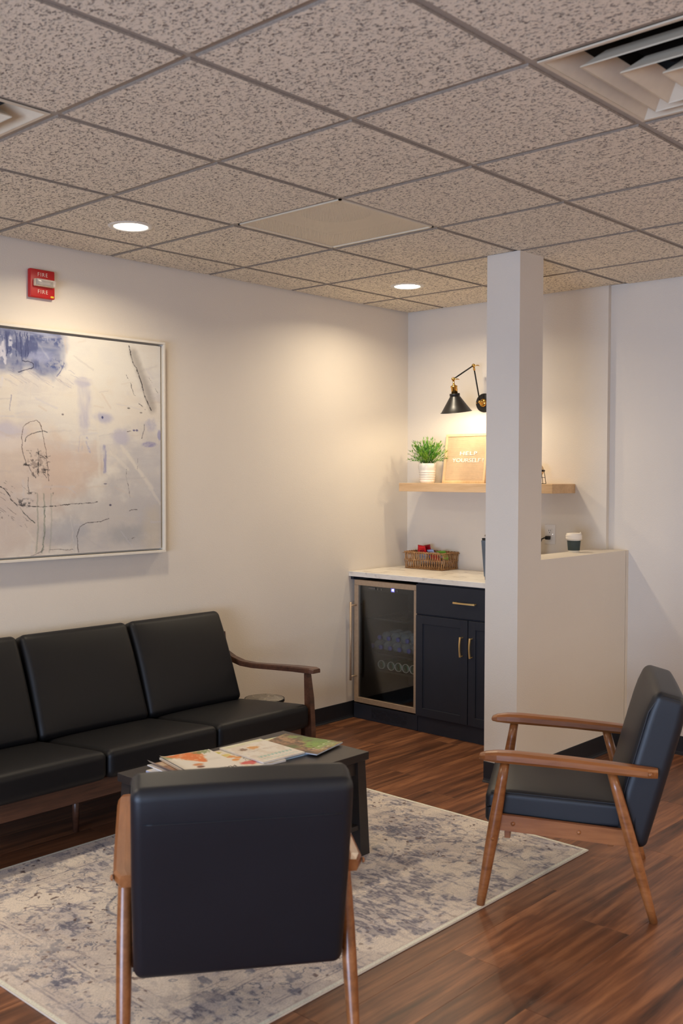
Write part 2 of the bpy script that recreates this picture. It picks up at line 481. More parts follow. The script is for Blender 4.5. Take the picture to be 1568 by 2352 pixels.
# vinyl cove base
def cove(path, h=0.100, t=0.004):
    mb = MB()
    for (a, b) in zip(path[:-1], path[1:]):
        a = Vector((*a, 0)); b = Vector((*b, 0)); d = (b-a).normalized(); nrm = Vector((d.y, -d.x, 0))
        pr = [(0, 0.0), (0.014, 0.0), (0.013, 0.003), (0.007, 0.008), (t, 0.018), (t, h-0.002), (t-0.002, h), (0, h)]
        a2 = a-d*0.0; b2 = b+d*0.0
        vs = [(a2+nrm*o+Vector((0, 0, z)))[:] for o, z in pr]+[(b2+nrm*o+Vector((0, 0, z)))[:] for o, z in pr]
        n = len(pr)
        fs = [(q, (q+1) % n, (q+1) % n+n, q+n) for q in range(n)]+[tuple(reversed(range(n))), tuple(range(n, 2*n))]
        mb.addraw(vs, fs)
    return mb
struct('baseboard_left', cove([(XF, YL), (4.80, YL)]), M_base)
struct('baseboard_back', cove([(XB2, CY0), (XB2, YR)]), M_base)
struct('baseboard_partition', cove([(CX0, CY1), (CX0, CY0), (XB2, CY0)]), M_base)

# ------------------------------------------------------------------ ceiling fixtures
M_disc = emit_mat('led_diffuser', (1.0, 0.93, 0.80), 9.0)
M_trim = plain('downlight_trim', (226, 220, 208), 0.4)
for n_, (x, y) in enumerate(LIGHTS):
    lab = ['lit round recessed downlight above the abstract painting', 'lit round recessed downlight above the counter corner'][n_]
    t = thing('downlight', lab, 'light', (x, y, FACE), 0, 'round recessed downlights')
    MB().lathe([(0.070, 0.0), (0.074, -0.004), (0.092, -0.003), (0.095, 0.0)], 40, cap=False).build('trim_ring', M_trim, t)
    MB().lathe([(0.0, -0.0028), (0.060, -0.0028), (0.0725, -0.001)], 40, cap=False).build('diffuser', M_disc, t)
for n_, (x, y, e_) in enumerate(UNSEEN_FILL):  # fittings for the added fill lamps
    t = thing('downlight', ['unseen fill downlight added over the left end of the sofa', 'unseen fill downlight added in the middle of the room behind the viewer', 'unseen fill downlight added in the corner behind the viewer', 'unseen fill downlight added behind and to the right of the viewer', 'unseen fill downlight added in the far right corner', 'unseen fill downlight added right of the wooden-armed armchair'][n_], 'light', (x, y, FACE), 0, 'added fill downlights out of view')
    MB().lathe([(0.070, 0.0), (0.074, -0.004), (0.092, -0.003), (0.095, 0.0)], 24, cap=False).build('trim_ring', M_trim, t)
    MB().lathe([(0.0, -0.0028), (0.060, -0.0028), (0.0725, -0.001)], 24, cap=False).build('diffuser', M_disc, t)

M_vent = plain('vent_enamel', (218, 204, 180), 0.45, var=0.03)
M_duct = plain('duct_dark', (22, 22, 26), 0.6)
M_ductm = plain('duct_metal', (70, 66, 62), 0.5)
def frustum(mb, h0, z0, h1, z1, th=0.0015):
    vs = [(sx*h0, sy*h0, z0) for sx, sy in ((-1, -1), (1, -1), (1, 1), (-1, 1))]+[(sx*h1, sy*h1, z1) for sx, sy in ((-1, -1), (1, -1), (1, 1), (-1, 1))]
    fs = [(q, (q+1) % 4, (q+1) % 4+4, q+4) for q in range(4)]
    mb.addraw(vs, fs)
    mb.addraw([(x*(1-0.006), y*(1-0.006), z+th) for x, y, z in vs], [tuple(reversed(f)) for f in fs])
def supply(cx, cy, lab):
    t = thing('supply_diffuser', lab, 'vent', (cx, cy, CEIL), 0)
    H = G/2-0.013
    fr = MB()
    for a, b, c, d in ((-H, H, -H, -H+0.012), (-H, H, H-0.012, H), (-H, -H+0.012, -H+0.012, H-0.012), (H-0.012, H, -H+0.012, H-0.012)):
        fr.box(a, b, c, d, -0.006, -0.002)
    fr.build('outer_frame', M_vent, t)
    o = MB(); frustum(o, H-0.012, -0.004, H-0.060, 0.045); o.build('louver', M_vent, t)
    for h0, zl in ((0.213, -0.013), (0.140, -0.026), (0.062, -0.024)):
        o = MB(); frustum(o, h0, zl, h0-0.046, zl+0.042); frustum(o, h0+0.0008, zl-0.0022, h0, zl+0.001)
        
        o.build('louver', M_vent, t)
    MB().box(-0.017, 0.017, -0.017, 0.017, 0.016, 0.019).build('centre_plate', M_vent, t)
    bk = MB()
    bk.box(-H, H, -H, H, 0.20, 0.205).box(-H, -H+0.004, -H, H, 0.04, 0.20).box(H-0.004, H, -H, H, 0.04, 0.20).box(-H, H, -H, -H+0.004, 0.04, 0.20).box(-H, H, H-0.004, H, 0.04, 0.20)
    bk.build('plenum', M_ductm, t)
    MB().lathe([(0.16, 0.07), (0.16, 0.20)], 24, cap=False).build('duct_collar', M_duct, t)
supply(gx(1.5), gy(-0.5), 'large square ceiling vent with nested louvers, right of the speckled tiles')
supply(gx(-0.5), gy(2.5), 'square ceiling vent with only its corner showing at the left edge')

def perf_mat():
    t = NT('perforated_steel'); v = t.coords((1, 1, 1), rot=(0, 0, PI/4))
    vo = t.add('ShaderNodeTexVoronoi', voronoi_dimensions='2D'); vo.inputs['Scale'].default_value = 165; vo.inputs['Randomness'].default_value = 0.0
    t.l(v, vo.inputs['Vector'])
    m = t.add('ShaderNodeMath', operation='GREATER_THAN'); m.inputs[1].default_value = 0.31; t.l(vo.outputs['Distance'], m.inputs[0])
    t.base(lin((240, 226, 200))); t.set(Roughness=0.5)
    t.l(m.outputs[0], t.p.inputs['Alpha']); return t.m
t = thing('return_grille', 'flat perforated square ceiling grille near the room centre', 'vent', (gx(2.5), gy(2.5), CEIL), 0)
H = G/2-0.013
fr = MB()
for a, b, c, d in ((-H, H, -H, -H+0.010), (-H, H, H-0.010, H), (-H, -H+0.010, -H, H), (H-0.010, H, -H, H)): fr.box(a, b, c, d, -0.005, 0.002)
fr.build('outer_frame', plain('vent_white', (226, 214, 190), 0.45, var=0.02), t)
MB().box(-H+0.006, H-0.006, -H+0.006, H-0.006, 0.0, 0.0008).build('perforated_sheet', perf_mat(), t)
pl_ = MB()
pl_.box(-H, H, -H, H, 0.055, 0.058).box(-H, -H+0.003, -H, H, 0.003, 0.055).box(H-0.003, H, -H, H, 0.003, 0.055).box(-H, H, -H, -H+0.003, 0.003, 0.055).box(-H, H, H-0.003, H, 0.003, 0.055)
pl_.build('backing_pan', M_vent, t)
MB().lathe([(0.0, 0.053), (0.15, 0.053), (0.15, 0.049), (0.145, 0.049)], 32, cap=False).build('duct_opening', M_duct, t)

# ------------------------------------------------------------------ rug
RX0, RX1, RY0, RY1 = 1.47, 3.592, 1.975, 3.492
rw, rh = RX1-RX0, RY1-RY0
cv = Canvas(int(rh/0.0036), int(rw/0.0036), rw, rh, (192, 181, 167))
h_, w_ = cv.h, cv.w
nA = vnoise(h_, w_, 4, 6, 5, 0.6); nB = vnoise(h_, w_, 24, 30, 4, 0.6); nC = vnoise(h_, w_, 9, 12, 5, 0.6)
nD = vnoise(h_, w_, 70, 36, 3, 0.7); nE = vnoise(h_, w_, 30, 120, 3, 0.7); nF = vnoise(h_, w_, 5, 5, 3)
cv.over((160, 150, 144), smooth(nA, 0.42, 0.62)*0.6)
cv.over((156, 150, 152), smooth(nC+0.5*(nD-0.5), 0.50, 0.66)*0.5)
ex = np.minimum(cv.X, rw-cv.X); ey = np.minimum(cv.Y, rh-cv.Y); ed = np.minimum(ex, ey)
wob = (nB-0.5)*0.012
wear = smooth(nF+0.5*(nC-0.5), 0.38, 0.58)
worn2 = smooth(nA+0.4*(nB-0.5), 0.40, 0.56)
INK = (74, 78, 94); INK2 = (104, 98, 106); TAUPE = (126, 106, 96)
def band(c, wd): return 1-smooth(np.abs(ed+wob-c), wd*0.5, wd)
# border lines
for c, wd, a in ((0.055, 0.004, 0.5), (0.068, 0.002, 0.4), (0.20, 0.004, 0.55), (0.215, 0.002, 0.4), (0.265, 0.003, 0.35)):
    cv.over(INK2, band(c, wd)*a*(0.25+worn2))
# motifs
def motif(per, phase, thr, wd):
    a = (cv.X+wob)/per+phase; b = (cv.Y+wob*0.8)/per+phase*0.7
    f = np.sin(2*PI*a)*np.sin(2*PI*b)+0.55*np.sin(4*PI*a+1.2)*np.cos(4*PI*b)+0.35*np.cos(6*PI*(a+b))
    return 1-smooth(np.abs(f-thr), wd*0.4, wd)
inb = smooth(ed, 0.07, 0.08)*(1-smooth(ed, 0.195, 0.205))
fld = smooth(ed, 0.22, 0.235)
cv.over(INK, motif(0.125, 0.1, 0.35, 0.13)*inb*(worn2*0.75+0.08))
cv.over(TAUPE, motif(0.125, 0.1, -0.45, 0.12)*inb*(wear*0.6+0.1))
cv.over(INK2, motif(0.21, 0.33, 0.25, 0.10)*fld*(wear*0.65+0.05))
cv.over(INK, motif(0.21, 0.33, 0.72, 0.15)*fld*(worn2*0.55))
cv.over(TAUPE, motif(0.165, 0.6, -0.5, 0.10)*fld*(0.45*worn2))
# medallion
rr = np.hypot((cv.X-rw/2)/1.35, cv.Y-rh/2); an = np.arctan2(cv.Y-rh/2, (cv.X-rw/2)/1.35)
rq = rr+0.022*np.cos(8*an)+wob
for c, wd, a in ((0.42, 0.006, 0.5), (0.39, 0.003, 0.4), (0.24, 0.005, 0.6), (0.10, 0.005, 0.6)):
    cv.over(INK, (1-smooth(np.abs(rq-c), wd*0.5, wd))*a*(0.2+wear))
cv.over(INK2, (1-smooth(rq, 0.23, 0.25))*0.25*worn2)
# dark dye patches, streaks along the weft, and wear flecks
cv.over(INK, smooth(nC+0.55*(nD-0.5)+0.3*(nE-0.5), 0.56, 0.68)*smooth(nE, 0.42, 0.60)*0.62)
cv.over(INK, smooth(nB+0.3*(nE-0.5), 0.64, 0.70)*smooth(nA, 0.36, 0.6)*0.7)
cv.over(INK2, smooth(nE+0.5*(nC-0.5), 0.56, 0.68)*0.45)
cv.over((72, 56, 54), smooth(vnoise(h_, w_, 75, 105, 2, 0.6), 0.76, 0.82)*0.8*smooth(nF, 0.3, 0.5))
cv.over((204, 192, 176), smooth(nE, 0.60, 0.72)*0.45)
cv.over((204, 192, 176), smooth(nA, 0.56, 0.70)*0.5)
cv.over((210, 198, 182), 1-smooth(ed, 0.013, 0.017))
cv.over((150, 138, 128), (1-smooth(np.abs(ed-0.016), 0.001, 0.003))*0.5)
cv.c = np.clip(cv.c*np.array([1.24, 1.24, 1.26]), 0, 248)
M_rug = vcol_mat('rug_pile', 0.95, 140, 0.35, 0.5, 800, vs=(1, 2.2, 1))
rug = thing('area_rug', 'faded cream and grey-blue patterned rug under the coffee table', 'rug', ((RX0+RX1)/2, (RY0+RY1)/2, 0))
painted_sheet('pile', cv, lambda X, Y: (X-rw/2, Y-rh/2, np.full_like(X, 0.0065)), M_rug, rug)
MB().box(-rw/2-0.003, rw/2+0.003, -rh/2-0.003, rh/2+0.003, 0.0, 0.0062, bev=0.002).build('binding', plain('rug_edge', (206, 194, 178), 0.9, var=0.1, nscale=300), rug)
RZ = 0.0066

# ------------------------------------------------------------------ painting on the left wall
AX0, AX1, AZ0, AZ1 = 1.72, 3.172, 1.098, 2.152
fw = 0.012
PX0, PX1, PZ0, PZ1 = AX0+0.026, AX1-0.024, AZ0+0.022, AZ1-0.022
pw_, ph_ = PX1-PX0, PZ1-PZ0
cv = Canvas(int(ph_/0.0022), int(pw_/0.0022), pw_, ph_, (222, 213, 199))
h_, w_ = cv.h, cv.w
vx0 = 2.268-PX0      # left limit of what the photograph shows
def U(cx, cy):       # from the close-up's own layout to canvas metres
    s = cx/1385.0; top = 190+130*s; bot = 2180-90*s
    t_ = (cy-top)/(bot-top); sw = s+0.05*s*(1-s)
    return vx0+sw*(pw_-vx0), t_*ph_
def UL(*p): return [U(a, b) for a, b in p]
n1 = vnoise(h_, w_, 5, 7, 5, 0.6); n2 = vnoise(h_, w_, 40, 10, 4, 0.6); n3 = vnoise(h_, w_, 10, 60, 4, 0.6)
n4 = vnoise(h_, w_, 60, 80, 3, 0.7); n5 = vnoise(h_, w_, 3, 4, 4, 0.55); n6 = vnoise(h_, w_, 14, 18, 4, 0.6)
wv = (n6-0.5)*0.9
cv.wx = (vnoise(h_, w_, 50, 70, 3, 0.6)-0.5)*0.010; cv.wy = (vnoise(h_, w_, 50, 70, 3, 0.6)-0.5)*0.010
def bl(cx, cy, rx, ry, rgb, a, edge=0.6, tex=None, ww=1.0):
    x, y = U(cx, cy); cv.blob(x, y, rx/1385*(pw_-vx0), ry/1900*ph_, rgb, a, edge, tex, wv*ww)
cv.over((196, 192, 194), smooth(n1, 0.42, 0.62)*0.5)
cv.over((226, 220, 208), smooth(n2, 0.45, 0.65)*0.5)
bl(900, 450, 700, 350, (226, 222, 212), 0.7); bl(600, 900, 500, 300, (224, 218, 206), 0.6)
bl(1000, 1900, 700, 500, (178, 172, 170), 0.6); bl(1250, 1500, 350, 500, (184, 180, 180), 0.55)
bl(250, 1350, 480, 380, (208, 184, 164), 0.55); bl(520, 1400, 260, 260, (204, 178, 160), 0.5); bl(760, 1340, 80, 160, (206, 184, 166), 0.55, 0.7)
bl(100, 1900, 400, 350, (196, 178, 166), 0.6); bl(60, 1080, 160, 90, (196, 190, 200), 0.8); bl(60, 1180, 200, 80, (222, 210, 200), 0.7)
bl(500, 1950, 260, 120, (160, 162, 170), 0.5); bl(1050, 1960, 260, 110, (156, 156, 158), 0.55); bl(1300, 1950, 120, 250, (198, 186, 168), 0.6)
# blue block
x1_, y0_ = U(480, 175); x1b, y1_ = U(430, 560)
wq = (vnoise(h_, w_, 8, 12, 4, 0.6)-0.5)*0.10
cv.rect(-1, x1_, -1, y1_, (104, 114, 152), 0.88, 0.035, 0.6+0.6*n2, wq)
cv.rect(-1, x1_-0.01, 0.012, y0_+0.075, (58, 70, 120), 0.9, 0.018, smooth(n3+0.5*(n4-0.5), 0.40, 0.52), wq*0.5)
cv.rect(-1, x1_-0.10, y0_+0.05, y1_-0.02, (66, 76, 122), 0.8, 0.03, smooth(n6+0.6*(n3-0.5), 0.44, 0.56), wq)
bl(330, 250, 160, 34, (176, 182, 204), 0.6, 0.5, smooth(n2, 0.42, 0.6)); bl(430, 490, 80, 60, (66, 80, 132), 0.8, 0.6, smooth(n4, 0.4, 0.55))
bl(330, 430, 120, 55, (150, 156, 188), 0.75, 0.6, 0.5+n4); bl(470, 300, 40, 60, (70, 84, 136), 0.7, 0.6, smooth(n4, 0.45, 0.6))
bl(25, 420, 45, 260, (214, 212, 220), 0.85, 0.5, smooth(n3+0.4*(n4-.5), 0.46, 0.56)); bl(92, 330, 18, 100, (212, 212, 222), 0.8, 0.5, smooth(n4, 0.4, 0.55))
bl(-500, 500, 420, 500, (196, 184, 176), 0.6); bl(-600, 1500, 400, 300, (120, 128, 160), 0.5)
for x_ in (60, 130, 165, 200, 215): cv.stroke(UL((x_, 220), (x_+8, 330), (x_+4, 430)), 0.003, (48, 58, 104), 0.8)
cv.stroke(UL((150, 570), (200, 550), (265, 525), (262, 485), (180, 465)), 0.0028, (40, 44, 72), 0.8)
cv.stroke(UL((450, 590), (490, 530), (505, 480)), 0.003, (70, 80, 130), 0.7)
for a_ in range(40):
    x_ = random.uniform(40, 560); y_ = random.uniform(520, 640); L_ = random.uniform(40, 130); cv.stroke(UL((x_, y_), (x_+L_, y_+L_*random.uniform(.5, .9))), 0.0026, random.choice([(120, 122, 158), (222, 216, 206), (150, 140, 150)]), 0.35, 0.9, n4*1.4)
# lavender smears
bl(660, 640, 75, 45, (168, 166, 190), 0.8, 0.5, n2*1.5); bl(670, 850, 70, 260, (190, 186, 196), 0.7, 0.5, n3*1.5)
cv.stroke(UL((640, 1120), (638, 1180), (632, 1240)), 0.014, (160, 158, 184), 0.8, 0.9, smooth(n3, 0.35, 0.6)); cv.stroke(UL((690, 1130), (712, 1250)), 0.011, (168, 166, 188), 0.8, 0.9, smooth(n4, 0.35, 0.6))
cv.stroke(UL((845, 1200), (848, 1300), (848, 1420)), 0.013, (152, 150, 178), 0.85, 0.85, smooth(n3, 0.32, 0.55))
bl(830, 945, 90, 55, (172, 170, 192), 0.75); bl(828, 945, 10, 14, (60, 66, 110), 0.9, 0.4)
bl(990, 1120, 80, 70, (182, 178, 194), 0.7); bl(1270, 1180, 80, 26, (152, 148, 178), 0.7, 0.4, n4*1.8); bl(1372, 1090, 20, 50, (150, 148, 184), 0.7, 0.4)
bl(1290, 1000, 60, 70, (182, 178, 190), 0.6, 0.5, n4*1.8); bl(1120, 1056, 12, 9, (96, 92, 128), 0.8, 0.4); bl(1148, 1056, 12, 10, (100, 96, 130), 0.8, 0.4)
# scraped light diagonals
for (a_, b_) in (((900, 1250), (1060, 1400)), ((1050, 1250), (1380, 1700)), ((1000, 1200), (1300, 1560)), ((730, 640), (880, 880)), ((780, 900), (800, 1450))):
    cv.stroke(UL(a_, b_), 0.012, (222, 214, 200), 0.5, 0.7)
for q in range(120):      # dry-brush texture
    x_ = random.uniform(-800, 1380); y_ = random.uniform(250, 2150); L_ = random.uniform(60, 260); an_ = random.choice([0.05, 0.6, -0.15, 1.5, 0.9])+random.uniform(-.15, .15)
    cc = random.choice([(226, 220, 208), (182, 176, 174), (204, 186, 170), (196, 194, 202)])
    cv.stroke(UL((x_, y_), (x_+L_*math.cos(an_), y_+L_*math.sin(an_))), random.uniform(0.003, 0.010), cc, random.uniform(0.15, 0.4), 0.9)
CH_ = (58, 54, 54)
tx = smooth(n4, 0.42, 0.55)
# charcoal fissure top right
cv.stroke(UL((1120, 380), (1190, 560), (1260, 720), (1300, 860)), 0.040, (120, 112, 106), 0.42, 0.95)
cv.stroke(UL((1075, 315), (1110, 460), (1165, 550), (1205, 670), (1222, 750), (1250, 800), (1290, 880)), 0.0037, CH_, 0.9, 0.6, 0.4+tx)
cv.stroke(UL((1050, 570), (1090, 650), (1120, 740), (1150, 760)), 0.0022, CH_, 0.7, 0.6, tx); cv.stroke(UL((1170, 820), (1230, 870)), 0.0022, CH_, 0.6, 0.6, tx)
cv.stroke(UL((1270, 590), (1360, 730)), 0.0022, CH_, 0.4, 0.6, tx)
# oval pencil loop and scribbles
cv.stroke(UL((172, 1250), (168, 1120), (180, 1030), (230, 990), (285, 978), (318, 1020), (340, 1140), (358, 1280), (368, 1400), (372, 1510)), 0.0022, (90, 74, 68), 0.75)
cv.stroke(UL((172, 1250), (200, 1350), (240, 1430), (262, 1460)), 0.0022, (80, 70, 66), 0.7)
cv.stroke(UL((195, 1170), (205, 1120), (260, 1090), (335, 1070), (365, 1080)), 0.0022, CH_, 0.85)
bl(290, 1360, 80, 110, (110, 96, 90), 0.45, 0.6, tx)
for q in range(34):
    x_ = random.uniform(200, 350); y_ = random.uniform(1240, 1450); cv.stroke(UL((x_, y_), (x_+random.uniform(20, 60), y_+random.uniform(-20, 60))), 0.0022, CH_, 0.6, tex=tx)
cv.stroke(UL((290, 1230), (296, 1330), (290, 1440)), 0.0036, (44, 42, 46), 0.85, 0.6, 0.3+tx); bl(205, 1370, 24, 16, (40, 38, 42), 0.8, 0.5, tx)
for q in range(30):
    x_ = random.uniform(-150, 180); y_ = random.uniform(1500, 1850); cv.stroke(UL((x_, y_), (x_+random.uniform(30, 90), y_+random.uniform(30, 90))), 0.0022, (92, 82, 80), 0.4, tex=tx)
cv.stroke(UL((-200, 1550), (0, 1540), (60, 1600), (100, 1700), (140, 1720), (290, 1738), (440, 1722), (600, 1705), (780, 1690)), 0.0026, CH_, 0.8, 0.6, 0.35+tx)
bl(190, 1700, 70, 45, (50, 50, 54), 0.75, 0.6, tx); bl(235, 1615, 40, 12, CH_, 0.7, 0.5, tx); bl(400, 1590, 12, 40, (54, 60, 54), 0.7, 0.5, tx)
cv.stroke(UL((150, 1740), (190, 1810), (260, 1870)), 0.0029, (74, 78, 72), 0.7, 0.6, 0.3+tx); cv.stroke(UL((215, 1480), (218, 1620)), 0.0022, CH_, 0.6)
for x_, c_a in ((285, 0.45), (335, 0.55), (390, 0.25)):
    cv.stroke(UL((x_, 1620), (x_+4, 1850), (x_-6, 2080), (x_-20, 2130)), 0.0061, (126, 132, 116), c_a, 0.9)
cv.stroke(UL((310, 2130), (330, 2060), (345, 1900), (340, 1760)), 0.0022, (84, 96, 84), 0.6, 0.7, 0.3+tx)
cv.stroke(UL((880, 1830), (830, 1856), (700, 1872), (640, 1890), (606, 1950), (600, 2040), (612, 2130)), 0.0022, (76, 70, 70), 0.8)
cv.stroke(UL((375, 2110), (480, 2108), (570, 2110)), 0.0022, (84, 78, 78), 0.6); cv.stroke(UL((230, 2160), (290, 2140), (330, 2110)), 0.0022, (84, 78, 78), 0.6)
cv.stroke(UL((1042, 1400), (1045, 1480), (1070, 1580), (1080, 1650)), 0.0022, (90, 84, 82), 0.6, 0.6, 0.3+tx)
cv.stroke(UL((1155, 1300), (1152, 1460)), 0.0022, (110, 104, 108), 0.5, 0.6, tx); cv.stroke(UL((1222, 1000), (1215, 1070), (1195, 1130)), 0.0022, (84, 80, 86), 0.6)
cv.stroke(UL((1070, 1762), (1110, 1752), (1148, 1753)), 0.0022, CH_, 0.75); cv.stroke(UL((1060, 2012), (1125, 2000)), 0.0022, CH_, 0.6, tex=tx)
cv.stroke(UL((1055, 1064), (1092, 1064)), 0.0022, (80, 74, 74), 0.7); bl(895, 1715, 12, 10, (60, 56, 78), 0.8, 0.4); bl(1190, 900, 16, 6, CH_, 0.7, 0.4); bl(1070, 862, 14, 8, CH_, 0.6, 0.4)
bl(490, 925, 12, 10, (84, 76, 82), 0.7, 0.4); bl(850, 1528, 16, 6, (92, 88, 104), 0.7, 0.4); cv.stroke(UL((95, 770), (80, 900)), 0.0022, (130, 128, 158), 0.6)
M_canvas = vcol_mat('canvas_paint', 0.55, 300, 0.05, 0.3, 350)
YA = YL-0.0005
art = thing('abstract_painting', 'large framed abstract painting in cream, grey and blue above the sofa', 'painting', ((AX0+AX1)/2, YA, AZ0))
ox, oz = (AX0+AX1)/2, AZ0
painted_sheet('canvas', cv, lambda X, Y: (PX1-ox-(pw_-X), np.full_like(X, -0.034), PZ1-oz-Y), M_canvas, art)
MB().box(PX0-ox, PX1-ox, -0.0335, 0.0, PZ0-oz, PZ1-oz).build('stretcher', plain('canvas_edge', (200, 194, 184), 0.8), art)
fr = MB(); a0, a1, b0, b1 = AX0-ox, AX1-ox, 0.0, AZ1-oz
fr.box(a0, a1, -0.044, 0, b0, b0+fw, 0.001).box(a0, a1, -0.044, 0, b1-fw, b1, 0.001).box(a0, a0+fw, -0.044, 0, b0+fw, b1-fw, 0.001).box(a1-fw, a1, -0.044, 0, b0+fw, b1-fw, 0.001)
fr.build('float_frame', plain('frame_silver_white', (224, 216, 202), 0.35, var=0.02), art)

# ------------------------------------------------------------------ fire alarm strobe
M_red = plain('alarm_red', (186, 22, 26), 0.4, var=0.04)
fa = thing('fire_alarm', 'small red wall fire alarm with clear strobe and white FIRE lettering', 'alarm', (2.498, YL, 2.352))
hx, hz = 0.063, 0.064
MB().box(-hx, hx, -0.024, -0.0005, -hz, hz, 0.005, 3).build('housing', M_red, fa)
M_cream = plain('letter_cream', (232, 206, 190), 0.5)
text('lettering', 'FIRE', 0.024, M_cream, fa, (0.0, -0.0243, 0.040), (PI/2, 0, 0), 0.0004, 1.25)
text('lettering', 'FIRE', 0.024, M_cream, fa, (0.0, -0.0243, -0.037), (PI/2, 0, 0), 0.0004, 1.25)
def clear(name, rgb, rough, alpha, metal=0.0):
    t = NT(name); v = t.coords(); n = t.noise(v, 40, 2)
    c = lin(rgb); t.base(t.ramp(n, [(0.3, tuple(x*0.9 for x in c)), (0.7, c)]))
    tr = t.add('ShaderNodeBsdfTransparent'); mx = t.add('ShaderNodeMixShader'); mx.inputs[0].default_value = alpha
    t.l(tr.outputs[0], mx.inputs[1]); t.l(t.p.outputs[0], mx.inputs[2]); t.l(mx.outputs[0], t.out.inputs[0])
    return t.set(Roughness=rough, Metallic=metal)
sb = MB().box(-0.048, 0.052, -0.040, -0.024, -0.014, 0.018, 0.003, 2); sb.build('strobe_base', plain('strobe_cream', (222, 200, 166), 0.45), fa)
MB().box(-0.030, 0.030, -0.043, -0.040, -0.006, 0.008, 0.001).build('flash_tube', plain('tube_silver', (220, 214, 208), 0.15, 0.9), fa)
MB().box(-0.046, 0.050, -0.056, -0.040, -0.013, 0.017, 0.004, 2).build('strobe_lens', clear('clear_lens', (235, 228, 222), 0.08, 0.35), fa)
MB().box(0.040, 0.056, -0.0248, -0.024, -0.058, -0.050).build('sticker', plain('yellow_sticker', (232, 200, 50), 0.5), fa)

# ------------------------------------------------------------------ sofa
def cushion_warp(crown, hx, hy, hz, extra=None):
    def w(q):
        u, v = q.x/hx, q.y/hy
        k = (1-u**4)*(1-v**4)
        z = q.z+(crown*k if q.z > 0 else -crown*0.3*k)*abs(q.z)/hz
        p = Vector((q.x, q.y, z))
        return extra(p) if extra else p
    return w
SX0, SX1 = 1.765, 3.500; CWD = (SX1-SX0)/3
SYF = 3.420
sofa = thing('sofa', 'three-seat black leather sofa with dark walnut arms along the left wall', 'sofa', ((SX0+SX1)/2, 3.78, 0))
ox, oy = (SX0+SX1)/2, 3.78
for n_ in range(3):
    cx = SX0+CWD*(n_+0.5)-ox
    hxs, hys, hzs = CWD/2-0.001, 0.285, 0.058
    def ex(p, hys=hys):
        t_ = (p.y+hys)/(2*hys)           # 0 front -> 1 rear
        return Vector((p.x, p.y, p.z*(1-0.12*t_)-0.045*t_))
    mb = MB().soft(hxs, hys, hzs, 0.030, 12, cushion_warp(0.010, hxs, hys, hzs, ex))
    o = mb.build('seat_cushion', M_leather, sofa, loc=(cx, SYF+hys-oy, 0.322))
    # back cushion leaning
    hb, ht = 0.060, 0.238
    def wb(q, hb=hb, ht=ht, hxs=hxs):
        u, v = q.x/hxs, q.z/ht
        k = (1-u**4)*(1-v**4)
        y_ = q.y-(0.016*k if q.y < 0 else 0)
        y_ *= 1-0.25*max(0, v)**2
        return Vector((q.x*(1-0.012*(v+1)), y_, q.z))
    mb = MB().soft(hxs, hb, ht, 0.030, 10, wb)
    mb.build('back_cushion', M_leather, sofa, loc=(cx-0.035, 4.005-oy, 0.548), rot=(math.radians(-20.5), 0, 0))
